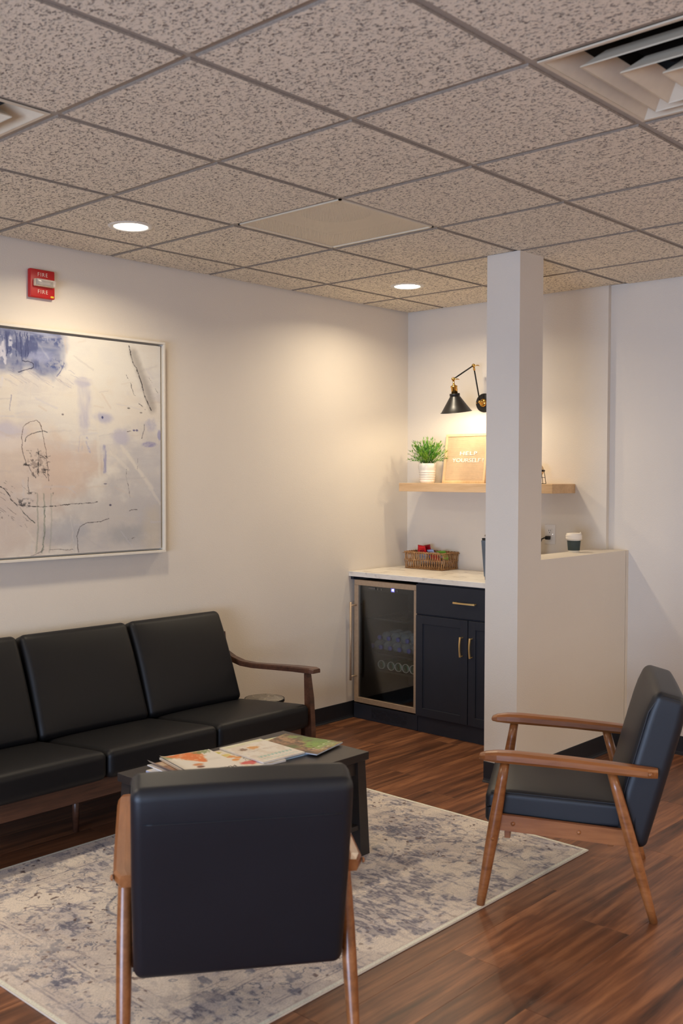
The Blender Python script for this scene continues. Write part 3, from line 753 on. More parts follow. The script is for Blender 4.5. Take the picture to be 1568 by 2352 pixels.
# frame
zr0, zr1 = 0.190, 0.268
MB().box(SX0-ox+0.0, SX1-ox-0.03, 3.455-oy, 3.480-oy, zr0, zr1, 0.003).build('front_rail', M_sofawood, sofa)
MB().box(SX0-ox, SX1-ox, 4.03-oy, 4.055-oy, 0.150, 0.225, 0.003).build('back_rail', M_sofawood, sofa)
MB().box(SX0-ox, SX1-ox, 4.085-oy, 4.110-oy, 0.60, 0.66, 0.004).build('top_rail', M_sofawood, sofa)
for sx in (-1, 1):
    xa = sx*((SX1-SX0)/2+0.022)
    # side rail sloping to the rear
    a = MB(); vs = []
    for (yy, z0_, z1_) in ((3.46-oy, 0.200, 0.262), (4.07-oy, 0.150, 0.215)):
        for dx in (-0.011, 0.011):
            vs += [(xa+dx, yy, z0_), (xa+dx, yy, z1_)]
    a.addraw(vs, [(0, 1, 3, 2), (4, 6, 7, 5), (0, 4, 5, 1), (2, 3, 7, 6), (1, 5, 7, 3), (0, 2, 6, 4)]); a.build('side_rail', M_sofawood, sofa)
    # front leg / arm post: squared, wider in the middle
    def post(pts, wid, name):
        mb = MB(); vs = []; n = len(pts)
        for (p, (wx, wy)) in zip(pts, wid):
            for ax_, ay_ in ((-1, -1), (1, -1), (1, 1), (-1, 1)): vs.append((p[0]+ax_*wx, p[1]+ay_*wy, p[2]))
        fs = [(3, 2, 1, 0), tuple(range(4*(n-1), 4*n))]
        for k_ in range(n-1):
            for q in range(4): fs.append((4*k_+q, 4*k_+(q+1) % 4, 4*k_+4+(q+1) % 4, 4*k_+4+q))
        return mb.addraw(vs, fs).build(name, M_sofawood, sofa)
    post([(xa+sx*0.002, 3.438-oy, RZ+0.0004), (xa, 3.444-oy, 0.24), (xa, 3.452-oy, 0.40), (xa-sx*0.002, 3.462-oy, 0.520)], [(0.011, 0.012), (0.015, 0.022), (0.014, 0.020), (0.011, 0.014)], 'leg')
    post([(xa, 4.10-oy, 0.0), (xa, 4.075-oy, 0.22), (xa, 4.07-oy, 0.40), (xa, 4.095-oy, 0.66)], [(0.011, 0.012), (0.014, 0.020), (0.013, 0.016), (0.010, 0.010)], 'leg')
    # arm: flat bar, gentle dip, rising at the rear
    prof = [(3.405, 0.548, 0.024, 0.020), (3.43, 0.552, 0.030, 0.026), (3.55, 0.546, 0.028, 0.026), (3.70, 0.534, 0.024, 0.025), (3.85, 0.523, 0.021, 0.025), (3.94, 0.524, 0.020, 0.026), (4.01, 0.538, 0.019, 0.028), (4.075, 0.565, 0.016, 0.026)]
    mb = MB(); vs = []; n = len(prof)
    for (yy, zt, wx, th) in prof:
        for ax_, zz in ((-1, zt-th), (1, zt-th), (1, zt-0.006), (0.85, zt), (-0.85, zt), (-1, zt-0.006)): vs.append((xa+sx*0.004+ax_*wx, yy-oy, zz))
    fs = [tuple(range(6)), tuple(reversed(range(6*(n-1), 6*n)))]
    for k_ in range(n-1):
        for q in range(6): fs.append((6*k_+q, 6*k_+6+q, 6*k_+6+(q+1) % 6, 6*k_+(q+1) % 6))
    mb.addraw(vs, fs).build('arm', M_sofawood, sofa)
for xx in (2.335, 2.93): MB().lathe([(0.012, 0.0), (0.018, 0.19)], 12).build('leg', M_sofawood, sofa, loc=(xx-ox, 3.650-oy, 0))
MB().box(-(SX1-SX0)/2+0.01, (SX1-SX0)/2-0.01, 3.635-oy, 3.665-oy, 0.19, 0.22).build('cross_rail', M_sofawood, sofa)

# little round side table behind the sofa end
st = thing('side_table', 'small round grey-topped side table behind the sofa arm', 'table', (3.675, 3.935, 0))
sm = NT('grey_marble'); v = sm.coords((3, 3, 3)); n_ = sm.noise(v, 2.2, 6, 0.6, 2.5)
sm.base(sm.ramp(n_, [(0.45, lin((120, 112, 102))), (0.5, lin((150, 142, 130))), (0.52, lin((118, 110, 100)))])); sm.set(Roughness=0.25)
MB().lathe([(0.0, 0.288), (0.100, 0.288), (0.104, 0.292), (0.104, 0.300), (0.101, 0.304), (0.0, 0.304)], 40).build('table_top', sm.m, st)
MB().lathe([(0.104, 0.287), (0.1065, 0.288), (0.1065, 0.303), (0.104, 0.3035)], 40, cap=False).build('rim', M_blackmetal, st)
MB().lathe([(0.0, 0.0), (0.075, 0.0), (0.075, 0.008), (0.012, 0.012), (0.012, 0.287)], 24).build('pedestal', M_blackmetal, st)

# ------------------------------------------------------------------ coffee table
TX0, TX1, TY0, TY1, TZ = 2.128, 2.962, 2.577, 3.056, 0.412
tb = thing('coffee_table', 'black-brown rectangular coffee table with splayed legs on the rug', 'table', ((TX0+TX1)/2, (TY0+TY1)/2, RZ))
ta, tbb = (TX1-TX0)/2, (TY1-TY0)/2
MB().box(-ta, ta, -tbb, tbb, TZ-0.030-RZ, TZ-RZ, 0.0015).build('tabletop', M_tablewood, tb)
MB().box(-ta+0.05, ta-0.05, -tbb+0.02, -tbb+0.036, TZ-0.085-RZ, TZ-0.03-RZ).box(-ta+0.05, ta-0.05, tbb-0.036, tbb-0.02, TZ-0.085-RZ, TZ-0.03-RZ).box(-ta+0.03, -ta+0.046, -tbb+0.03, tbb-0.03, TZ-0.085-RZ, TZ-0.03-RZ).box(ta-0.046, ta-0.03, -tbb+0.03, tbb-0.03, TZ-0.085-RZ, TZ-0.03-RZ).build('apron', M_tablewood, tb)
for sx in (-1, 1):
    for sy in (-1, 1):
        vs = []
        for (z, xo, xi, yo, yi) in ((0, ta+0.012, ta-0.040, tbb-0.006, tbb-0.050), (TZ-0.03-RZ, ta-0.014, ta-0.058, tbb-0.008, tbb-0.058)):
            for xx, yy in ((xo, yo), (xi, yo), (xi, yi), (xo, yi)): vs.append((sx*xx, sy*yy, z))
        MB().addraw(vs, [(0, 1, 2, 3), (7, 6, 5, 4), (0, 4, 5, 1), (1, 5, 6, 2), (2, 6, 7, 3), (3, 7, 4, 0)]).build('leg', M_tablewood, tb)
MB().box(-ta+0.015, ta-0.015, -tbb+0.012, tbb-0.012, 0.105, 0.123, 0.001).build('lower_shelf', M_tablewood, tb)

# ------------------------------------------------------------------ magazines
def magazine(label, corners, thick, z0, paint, lift=0.0, spine=(226, 222, 218)):
    """corners: p0 far-left, p1 far-right, p2 near-right, p3 near-left in world xy"""
    c = Vector((sum(p[0] for p in corners)/4, sum(p[1] for p in corners)/4, 0))
    ux = Vector((corners[1][0]-corners[0][0]+corners[2][0]-corners[3][0], corners[1][1]-corners[0][1]+corners[2][1]-corners[3][1], 0)).normalized()
    rz = math.atan2(ux.y, ux.x)
    w, d = 0.205, 0.270
    o = thing('magazine', label, 'magazine', (c.x, c.y, z0), rz, 'magazines on the coffee table')
    cvm = Canvas(110, 84, w, d, (226, 220, 210)); paint(cvm)
    def fz(X, Y):
        k = np.clip((0.03-X)/0.03, 0, 1)**2*lift
        return (X-w/2, d/2-Y, thick+0.0004+k+0*X)
    painted_sheet('cover', cvm, fz, vcol_mat('print', 0.28), o)
    MB().box(-w/2, w/2, -d/2, d/2, 0, thick, 0.0008).build('pages', plain('page_edges', spine, 0.6), o)
    return o
def noi(c, a, b, n=4): return vnoise(c.h, c.w, a, b, n, 0.6)
def pm_green(c):
    n = noi(c, 4, 4, 5); m = noi(c, 12, 12, 3)
    c.over((134, 98, 66), np.ones_like(n)); c.over((178, 138, 100), smooth(n, 0.45, 0.6)*0.8); c.over((84, 66, 44), smooth(m, 0.5, 0.65)*0.8)
    c.blob(0.13, 0.20, 0.07, 0.06, (124, 168, 62), 0.9, 0.6, None, (m-0.5)*1.6); c.blob(0.19, 0.13, 0.05, 0.13, (104, 140, 66), 0.8, 0.6, None, (m-0.5)*1.6)
    c.blob(0.05, 0.13, 0.03, 0.03, (86, 110, 50), 0.7, 0.6, None, (m-0.5)*1.6); c.rect(0, 0.02, 0, 0.27, (60, 48, 36), 0.6, 0.01)
    for k_ in range(7):     # tall white title letters, too soft to read
        x = 0.055+k_*0.02; c.rect(x, x+0.004, 0.215, 0.25, (226, 218, 200), 0.8, 0.002, 0.5+m)
        c.rect(x, x+0.014, 0.215+0.03*(k_ % 2), 0.221+0.03*(k_ % 2), (226, 218, 200), 0.8, 0.002, 0.5+m)
    c.rect(0.04, 0.19, 0.25, 0.262, (206, 196, 120), 0.5, 0.004, m)
def pm_bike(c):
    m = noi(c, 14, 14, 3); n = noi(c, 6, 6, 4)
    c.over((210, 196, 180), smooth(n, 0.5, 0.6)*0.6)
    c.blob(0.10, 0.085, 0.030, 0.022, (214, 150, 76), 0.9, 0.4, None, (m-.5)); c.blob(0.055, 0.085, 0.022, 0.02, (120, 92, 70), 0.8, 0.4, None, (m-.5)*1.5)
    for q in range(10): c.stroke([(0.04+0.012*q, 0.12), (0.05+0.012*q, 0.13+0.01*math.sin(q))], 0.0015, (110, 100, 104), 0.6)
    for q in range(9):
        x = 0.03+q*0.018; c.stroke([(x, 0.20), (x+0.008, 0.222), (x+0.013, 0.198)], 0.0026, (96, 176, 168), 0.9); c.stroke([(x, 0.235), (x+0.01, 0.25)], 0.0022, (96, 176, 168), 0.8)
    c.rect(0.0, 0.205, 0.0, 0.03, (196, 204, 150), 0.6, 0.01, n*1.4)
def pm_blue(c):
    m = noi(c, 10, 10, 3)
    c.rect(0.165, 0.21, 0, 0.28, (140, 184, 220), 0.9, 0.01); c.blob(0.14, 0.10, 0.03, 0.05, (60, 96, 104), 0.8, 0.5, None, m-.5); c.blob(0.14, 0.16, 0.02, 0.02, (206, 84, 92), 0.8, 0.5)
    c.rect(0.0, 0.21, 0, 0.045, (204, 206, 120), 0.8, 0.008, m*1.6); c.rect(0.1, 0.21, 0.05, 0.06, (228, 204, 60), 0.7, 0.004)
def pm_red(c):
    m = noi(c, 12, 12, 3); n = noi(c, 5, 5, 4)
    c.over((214, 190, 160), smooth(n, 0.48, 0.6)*0.6); c.blob(0.05, 0.03, 0.03, 0.02, (206, 196, 80), 0.9, 0.5, None, m-.5); c.blob(0.06, 0.075, 0.025, 0.02, (214, 190, 84), 0.8, 0.5, None, m-.5)
    for x, y in ((0.07, 0.105), (0.085, 0.13), (0.06, 0.15)): c.blob(x, y, 0.017, 0.013, (222, 140, 56), 0.9, 0.5, None, m-.5)
    c.blob(0.155, 0.115, 0.03, 0.012, (176, 34, 44), 0.95, 0.4, None, m-.5); c.blob(0.08, 0.215, 0.04, 0.025, (206, 70, 66), 0.9, 0.4, None, m-.5); c.blob(0.12, 0.235, 0.025, 0.03, (196, 190, 226), 0.9, 0.3)
    for q in range(16):
        x = 0.085+0.05*random.random(); y = 0.14+0.05*random.random(); c.stroke([(x, y), (x+0.02*random.uniform(-1, 1), y+0.02*random.uniform(-1, 1))], 0.0018, (50, 44, 44), 0.8)
    for q in range(9): x = 0.13+0.008*q; c.stroke([(x, 0.20), (x+0.006, 0.235)], 0.0026, (226, 104, 72), 0.85)
    c.blob(0.12, 0.17, 0.012, 0.01, (120, 150, 80), 0.7, 0.4)
def pm_orange(c):
    m = noi(c, 14, 14, 3); k = noi(c, 22, 22, 3)
    for q in range(26):
        y = 0.01+0.135*q/26; x = 0.062+0.18*(y-0.01); w = 0.062*(1-(y-0.01)/0.135)+0.010
        c.blob(x+0.03, y, w, 0.011, (220, 116, 46), 0.9, 0.5, 0.5+0.7*k, (m-.5)*0.8)
    c.over((236, 190, 150), smooth(k, 0.62, 0.7)*(1-smooth(np.hypot((c.X-0.09)/0.05, (c.Y-0.06)/0.06), 0.8, 1.0))*0.8)
    c.blob(0.078, 0.165, 0.022, 0.018, (206, 130, 80), 0.9, 0.5); c.blob(0.074, 0.195, 0.016, 0.014, (112, 60, 40), 0.9, 0.4)
    c.blob(0.165, 0.02, 0.035, 0.022, (110, 128, 74), 0.8, 0.5, None, (k-.5)*2); c.blob(0.015, 0.03, 0.025, 0.02, (130, 140, 90), 0.6, 0.5, None, (k-.5)*2)
    for q in range(3): c.stroke([(0.125, 0.11+0.012*q), (0.185, 0.11+0.012*q)], 0.0012, (140, 134, 128), 0.6)
def pm_brown(c):
    n = noi(c, 5, 9, 3); c.over((140, 104, 82), np.ones_like(n)); c.over((206, 186, 160), smooth(c.Y, 0.06, 0.05)*0.9); c.over((170, 130, 104), smooth(n, 0.5, 0.6)*0.7)
def pm_white(c): c.over((196, 204, 224), smooth(noi(c, 4, 4, 3), 0.45, 0.6)*0.7)
magazine('pale thin magazine at the bottom left, under the others', [(2.20, 2.985), (2.40, 2.985), (2.40, 2.71), (2.21, 2.71)], 0.008, TZ, pm_white, spine=(176, 180, 206))
magazine('brown-covered magazine with curled edge below the orange-printed one', [(2.232, 3.02), (2.43, 3.00), (2.42, 2.74), (2.22, 2.76)], 0.004, TZ+0.0085, pm_brown, 0.018)
magazine('light-blue edged magazine half under the green landscape one', [(2.665, 3.002), (2.865, 2.985), (2.86, 2.712), (2.655, 2.722)], 0.006, TZ, pm_blue, spine=(168, 196, 224))
magazine('white magazine with floral print and red flower, beside the orange-printed one', [(2.462, 3.005), (2.662, 2.985), (2.655, 2.710), (2.450, 2.735)], 0.008, TZ, pm_red, 0.006)
mo = magazine('white magazine with orange carrot-like print and grey title', [(2.290, 3.042), (2.488, 2.998), (2.462, 2.728), (2.258, 2.776)], 0.009, TZ+0.0135, pm_orange, 0.006)
text('title', 'MAGNOLIA', 0.030, plain('title_grey', (96, 90, 84), 0.5), mo, (0.006, -0.118, 0.0100), (0, 0, PI), 0.0002, 1.0)
magazine('white magazine with turquoise lettering and small bicycle drawing', [(2.560, 3.004), (2.758, 2.990), (2.752, 2.712), (2.548, 2.724)], 0.006, TZ+0.0092, pm_bike)
magazine('glossy magazine with a brown and green landscape cover', [(2.700, 2.946), (2.900, 2.986), (2.966, 2.712), (2.760, 2.652)], 0.005, TZ+0.0070, pm_green, spine=(196, 206, 222))

# ------------------------------------------------------------------ armchairs
def smooth_bar(rings, mat, parent, name):
    """rings: list of lists of points (same length)"""
    n = len(rings[0]); vs = [p for r in rings for p in r]; fs = [tuple(reversed(range(n))), tuple(range(n*(len(rings)-1), n*len(rings)))]
    for k_ in range(len(rings)-1):
        for q in range(n): fs.append((n*k_+q, n*k_+(q+1) % n, n*k_+n+(q+1) % n, n*k_+n+q))
    return MB().addraw(vs, fs, False).build(name, mat, parent)
def make_chair(label, loc, rz, on_rug=()):
    t = thing('armchair', label, 'armchair', loc, rz, 'black armchairs around the coffee table')
    # seat
    hx, hy, hz = 0.250, 0.243, 0.060
    def ex(p):
        s_ = (p.y+hy)/(2*hy)      # 0 rear 1 front
        zz = p.z*(0.72+0.30*s_)
        z = zz+0.012*(s_-0.5)*0
        fr = max(0, (p.y-0.14)/0.10)
        if p.z > 0: z -= 0.010*fr*fr
        return Vector((p.x, p.y, z))
    def crown(q):
        u, v = q.x/hx, q.y/hy; k_ = (1-u**4)*(1-v**4)
        return ex(Vector((q.x, q.y, q.z+(0.014*k_ if q.z > 0 else 0))))
    MB().soft(hx, hy, hz, 0.022, 12, crown).build('seat', M_leather2, t, loc=(0, 0.040, 0.336), rot=(math.radians(0.5), 0, 0))
    for sx in (-1, 1):
        pts = []
        for i in range(25):
            y = -0.215+0.435*i/24; s_ = (y+hy)/(2*hy); fr = max(0, (y-0.14)/0.10)
            pts.append((sx*(hx-0.006), y+0.040, 0.336+0.060*(0.72+0.30*s_)-0.005-0.010*fr*fr))
        MB().tube(pts, 0.0030, 6).build('seat_piping', M_leather2, t)
    # back
    bx, bt, bh = 0.268, 0.0625, 0.268
    def wb(q):
        u, v = q.x/bx, q.z/bh
        k_ = (1-u**4)*(1-v**4)
        y = q.y
        if y > 0:
            y += 0.014*k_
            if v < -0.5: y -= 0.030*(-0.5-v)/0.5
        else: y -= 0.004*k_
        if v > 0.6:
            y *= 1-0.18*((v-0.6)/0.4)**2
        x = q.x*(1-0.015*max(0, -v))
        return Vector((x, y, q.z-0.004*u*u*(1 if v > 0 else 0)))
    lean = math.radians(15.2)
    bo = MB().soft(bx, bt, bh, 0.026, 12, wb).build('backrest', M_leather2, t, loc=(0, -0.263, 0.503), rot=(lean, 0, 0))
    # sewn seams: across the back panel and down its sides, piping around the side face
    ps = [(-bx+0.03+(2*bx-0.06)*i/20, -bt-0.0035*(1-((-bx+0.03+(2*bx-0.06)*i/20)/bx)**4)+0.0005, bh-0.085) for i in range(21)]
    MB().tube(ps, 0.0018, 5).build('seam', M_leather2, bo)
    for sx in (-1, 1):
        loop = []
        A = [(-bt+0.03, -bh+0.012), (bt-0.052, -bh+0.012), (bt-0.030, -bh+0.09), (bt-0.006, -bh*0.4), (bt-0.006, bh-0.08), (bt-0.020, bh-0.035), (bt-0.042, bh-0.016), (-bt+0.034, bh-0.016), (-bt+0.018, bh-0.03)]
        for (yy, zz) in A: loop.append((sx*(bx-0.005+0.0), yy, zz))
        MB().tube(loop, 0.0026, 6).build('side_piping', M_leather2, bo)
    # wooden frame
    for sx in (-1, 1):
        lx = sx*0.285
        # arm rings: oval-ish hexagon section
        prof = [(0.302, 0.520, 0.008, 0.004), (0.298, 0.522, 0.014, 0.009), (0.280, 0.524, 0.020, 0.014), (0.240, 0.526, 0.026, 0.018), (0.19, 0.526, 0.0275, 0.019), (0.0, 0.519, 0.0275, 0.018), (-0.15, 0.510, 0.0275, 0.017), (-0.255, 0.503, 0.0270, 0.0155), (-0.288, 0.500, 0.019, 0.0150)]
        rings = []
        for (yy, zc, wx, th) in prof:
            off = -sx*(0.0275-wx)*(1.0 if yy < 0 else 0.3)
            rings.append([(lx+off+a_*wx*sx, yy, zc+b_*th) for a_, b_ in ((-1, -0.5), (-0.8, -1), (0.8, -1), (1, -0.5), (1, 0.45), (0.72, 0.95), (0, 1.05), (-0.72, 0.95), (-1, 0.45))])
        if sx < 0: rings = [list(reversed(r)) for r in rings]
        rings.reverse() if sx > 0 else None
        rings = rings if sx > 0 else list(reversed(rings))
        a_o = smooth_bar(rings, M_chairwood, t, 'arm')
        MB().lathe([(0.0078, 0), (0.0074, 0.003), (0.005, 0.0055), (0.0, 0.0065)], 14).build('bolt_cap', M_chairwood, a_o, loc=(lx+sx*0.0272, -0.262, 0.502), rot=(0, sx*PI/2, 0))
        # front leg
        zf = RZ+0.0004 if (sx, 1) in on_rug else 0.0; zr = RZ+0.0004 if (sx, -1) in on_rug else 0.0
        L1 = [(lx+sx*0.006*(1-k_/8), 0.213+0.080*(1-k_/8), zf+(0.507-zf)*k_/8) for k_ in range(9)]
        R1 = [0.0145, 0.0165, 0.018, 0.0195, 0.0205, 0.0205, 0.0195, 0.0175, 0.0160]
        lg = MB().tube(L1, R1, 16).build('leg', M_chairwood, t)
        MB().lathe([(0.0062, 0), (0.0056, 0.003), (0.0, 0.005)], 12).build('bolt_cap', M_chairwood, lg, loc=(lx+sx*0.0225, 0.252, 0.245), rot=(0, sx*PI/2, 0))
        L2 = [(lx+sx*0.006*(1-k_/8), -0.140-0.141*(1-k_/8), zr+(0.495-zr)*k_/8) for k_ in range(9)]
        R2 = [0.0135, 0.0155, 0.0175, 0.019, 0.0195, 0.0195, 0.0185, 0.0170, 0.0155]
        MB().tube(L2, R2, 16).build('leg', M_chairwood, t)
        # side rail
        vs = []
        for (yy, z0_, z1_) in ((0.236, 0.268, 0.322), (-0.200, 0.244, 0.298)):
            for dx in (0.262, 0.280): vs += [(sx*dx, yy, z0_), (sx*dx, yy, z1_)]
        rl = MB().addraw(vs, [(0, 1, 3, 2), (4, 6, 7, 5), (0, 4, 5, 1), (2, 3, 7, 6), (1, 5, 7, 3), (0, 2, 6, 4)]).build('side_rail', M_chairwood, t)
        for (yy, zz) in ((0.185, 0.293), (-0.035, 0.281)):
            MB().lathe([(0.0075, 0), (0.007, 0.003), (0.0045, 0.0055), (0.0, 0.0062)], 14).build('bolt_cap', M_chairwood, rl, loc=(sx*0.2802, yy, zz), rot=(0, sx*PI/2, 0))
    MB().box(-0.262, 0.262, 0.195, 0.215, 0.235, 0.270, 0.002).build('stretcher', M_chairwood, t)
    MB().box(-0.262, 0.262, -0.150, -0.130, 0.235, 0.275, 0.002).build('stretcher', M_chairwood, t)
    return t
def yaw_of(fx, fy): return math.atan2(fy, fx)-PI/2
make_chair('black armchair with orange-brown wooden arms, seen side-on in front of the half wall', (3.272, 1.879, 0.0), yaw_of(-0.497, 0.868), ((-1, 1), (1, 1)))
make_chair('black armchair with orange-brown arms, its back to the viewer, nearest of all', (1.835, 2.098, 0.0), yaw_of(0.593, 0.805), ((-1, 1), (1, 1)))

# ------------------------------------------------------------------ counter, cabinet, beverage fridge
CZ = 0.903
ct = thing('countertop', 'pale marble-look countertop over the fridge and navy cabinet', 'countertop', (4.88, 3.48, 0))
mm = NT('marble_laminate'); v = mm.coords((2.2, 0.9, 2.2)); a_ = mm.noise(v, 7, 6, 0.62, 1.2)
mm.base(mm.ramp(a_, [(0.36, lin((190, 182, 172))), (0.44, lin((226, 218, 206))), (0.62, lin((236, 229, 218)))])); mm.set(Roughness=0.35)
ctx, cty = 4.88, 3.48
MB().box(4.592-ctx, XB-ctx, CY1+0.0005-cty, YL-cty-0.0003, CZ-0.030, CZ, 0.0015).build('worktop', mm.m, ct)
MB().box(4.612-ctx, 5.10-ctx, YL-0.0225-cty, YL-0.0005-cty, CZ-0.050, CZ-0.0305).build('support_cleat', M_cab, ct)

FX = 4.618
fr_ = thing('beverage_fridge', 'stainless-framed glass-door drinks fridge under the counter', 'fridge', (4.88, 3.90, 0))
fx_, fy_ = 4.88, 3.90
F0, F1 = 3.655, 4.142      # y extents
z0_, z1_ = 0.100, 0.852
body = MB()
BX0, BX1 = FX+0.036, 5.13
body.box(BX0-fx_, BX1-fx_, F0+0.006-fy_, F0+0.030-fy_, 0.025, z1_-0.004).box(BX0-fx_, BX1-fx_, F1-0.030-fy_, F1+0.006-fy_, 0.025, z1_-0.004)
body.box(BX1-0.02-fx_, BX1-fx_, F0+0.03-fy_, F1-0.03-fy_, 0.025, z1_-0.004).box(BX0-fx_, BX1-0.02-fx_, F0+0.03-fy_, F1-0.03-fy_, z1_-0.03, z1_-0.004)
body.box(BX0-fx_, BX1-0.02-fx_, F0+0.03-fy_, F1-0.03-fy_, 0.025, 0.13)
M_inner = plain('fridge_inner', (26, 25, 24), 0.6)
body.build('cabinet_body', M_inner, fr_)
dw = 0.033
door = MB()
door.box(FX-fx_, BX0-0.003-fx_, F0-fy_, F1-fy_, z1_-dw, z1_, 0.002).box(FX-fx_, BX0-0.003-fx_, F0-fy_, F1-fy_, z0_, z0_+dw, 0.002)
door.box(FX-fx_, BX0-0.003-fx_, F1-dw-fy_, F1-fy_, z0_+dw, z1_-dw, 0.001).box(FX-fx_, BX0-0.003-fx_, F0-fy_, F0+0.022-fy_, z0_+dw, z1_-dw, 0.001)
dr = door.build('door', M_steel, fr_)
gl = NT('smoked_glass'); gl.base((0.012, 0.013, 0.016)); gl.set(Roughness=0.04)
tr = gl.add('ShaderNodeBsdfTransparent'); tr.inputs[0].default_value = (0.88, 0.90, 0.90, 1)
gs = gl.add('ShaderNodeBsdfGlossy'); gs.inputs['Roughness'].default_value = 0.03; gs.inputs['Color'].default_value = (0.55, 0.55, 0.55, 1)
fn = gl.add('ShaderNodeFresnel'); fn.inputs['IOR'].default_value = 1.5
mx = gl.add('ShaderNodeMixShader'); gl.l(fn.outputs[0], mx.inputs[0]); gl.l(tr.outputs[0], mx.inputs[1]); gl.l(gs.outputs[0], mx.inputs[2]); gl.l(mx.outputs[0], gl.out.inputs[0])
MB().box(FX+0.008-fx_, FX+0.012-fx_, F0+0.020-fy_, F1-dw+0.002-fy_, z0_+dw-0.002, z1_-dw+0.002).build('glass_pane', gl.m, dr)
# black printed margin inside the glass
MB().box(FX+0.016-fx_, FX+0.018-fx_, F1-dw-0.030-fy_, F1-dw-fy_, z0_+dw, z1_-dw).box(FX+0.016-fx_, FX+0.018-fx_, F0+0.02-fy_, F1-dw-0.03-fy_, z1_-dw-0.030, z1_-dw).build('glass_border', M_black, dr)
hb = MB().tube([(FX-0.050-fx_, F1-0.016-fy_, 0.240), (FX-0.050-fx_, F1-0.016-fy_, 0.718)], 0.007, 12)
hb.tube([(FX-0.050-fx_, F1-0.016-fy_, 0.262), (FX+0.002-fx_, F1-0.016-fy_, 0.262)], 0.006, 8).tube([(FX-0.050-fx_, F1-0.016-fy_, 0.696), (FX+0.002-fx_, F1-0.016-fy_, 0.696)], 0.006, 8)
hb.build('handle', M_steel, dr)
text('temperature_display', '45', 0.018, emit_mat('led_blue', (0.35, 0.35, 1.0), 9.0), fr_, (FX+0.0150-fx_, 3.848-fy_, z1_-dw-0.013), (PI/2, 0, -PI/2), 0.0004, 0.9)
MB().box(FX+0.0155-fx_, FX+0.016-fx_, 3.836-fy_, 3.862-fy_, z1_-dw-0.024, z1_-dw-0.003).build('display_window', emit_mat('led_glow', (0.10, 0.06, 0.9), 0.9), fr_)
MB().box(FX+0.0060-fx_, FX+0.0078-fx_, 3.978-fy_, 4.030-fy_, z1_-dw-0.018, z1_-dw-0.006).build('badge', plain('badge_grey', (96, 92, 86), 0.4), fr_)
for yy in (3.958, 3.930, 3.808): MB().box(FX+0.0060-fx_, FX+0.0078-fx_, yy-0.002-fy_, yy+0.002-fy_, z1_-dw-0.020, z1_-dw-0.010).build('button', plain('button_grey', (120, 112, 102), 0.4), fr_)
# wire shelves
for zz in (0.307, 0.408, 0.62):
    sh = MB().box(BX0+0.01-fx_, BX0+0.022-fx_, F0+0.032-fy_, F1-0.032-fy_, zz-0.008, zz)
    for k_ in range(16):
        yy = F0+0.045+k_*(F1-F0-0.09)/15; sh.tube([(BX0+0.02-fx_, yy-fy_, zz-0.004), (BX1-0.04-fx_, yy-fy_, zz-0.004)], 0.0018, 5)
    sh.build('wire_shelf', plain('shelf_grey', (60, 60, 60), 0.35, 0.6), fr_)
kg = MB().box(FX+0.004-fx_, FX+0.020-fx_, F0-0.004-fy_, F1+0.004-fy_, 0.0005, 0.092, 0.001)
kick = kg.build('kick_plate', M_cab, fr_)
hp = MB()
for a in range(26):
    for b in range(9):
        if (a*3+b*5+(a*b) % 3) % 4 == 0: continue
        yy = 3.735+a*0.0105; zz = 0.020+b*0.0068
        hp.box(FX+0.0030-fx_, FX+0.0042-fx_, yy-fy_-0.0026, yy-fy_+0.0026, zz-0.0018, zz+0.0018)
hpo = hp.build('vent_holes', M_black, kick); hpo['kind'] = 'stuff'
MB().lathe([(0.007, 0), (0.007, 0.010), (0.004, 0.014)], 10).build('hinge_pin', M_steel, fr_, loc=(FX+0.014-fx_, F0+0.004-fy_, 0.086))

# drinks in the fridge
def can(label, y, x=4.70, z=0.307):
    t = thing('drink_can', label, 'can', (x, y, z+0.0275), 0, 'row of green cans lying in the fridge')
    rot = (0, PI/2, 0)     # axis along +x, lid towards the glass
    MB().lathe([(0.0255, 0.005), (0.0270, 0.010), (0.0275, 0.014), (0.0275, 0.125), (0.023, 0.138)], 24).build('can_body', M_green, t, rot=rot)
    MB().lathe([(0.0, 0.008), (0.0215, 0.008), (0.0235, 0.004), (0.0245, 0.0), (0.0265, 0.0), (0.0275, 0.004), (0.0265, 0.008)], 24, cap=False).build('lid', M_can, t, rot=rot)
    MB().box(-0.011, 0.011, -0.006, 0.006, 0.005, 0.0065, 0.0005).build('pull_tab', M_can, t, rot=rot)
    return t
M_green = plain('can_green', (64, 104, 74), 0.35, 0.4, var=0.4, nscale=25); M_can = plain('can_aluminium', (236, 230, 216), 0.4, 0.25)
for n_, yy in enumerate((3.995, 3.918, 3.861, 3.804, 3.747)):
    can(['leftmost green can, set apart at the left of the row', 'green can, second from the left in the row', 'green can in the middle of the row, third from the left', 'green can, fourth from the left in the row', 'green can, fifth from the left, beside the door frame'][n_], yy)
M_cap = plain('cap_blue', (92, 98, 176), 0.4)
M_bottle = clear('clear_bottle', (226, 236, 236), 0.06, 0.34)
def bottle(label, y, z, x=4.705):
    t = thing('water_bottle', label, 'bottle', (x, y, z), 0, 'water bottles lying in the fridge')
    rot = (0, PI/2, 0)
    MB().lathe([(0.011, 0.012), (0.0115, 0.022), (0.018, 0.034), (0.028, 0.050), (0.0315, 0.064), (0.0315, 0.080), (0.0295, 0.086), (0.0315, 0.092), (0.0315, 0.19), (0.027, 0.205), (0.0, 0.203)], 20).build('bottle_body', M_bottle, t, rot=rot)
    MB().lathe([(0.0, -0.003), (0.0135, -0.003), (0.0145, 0.0), (0.0145, 0.013), (0.0, 0.013)], 18).build('cap', M_cap, t, rot=rot)
    return t
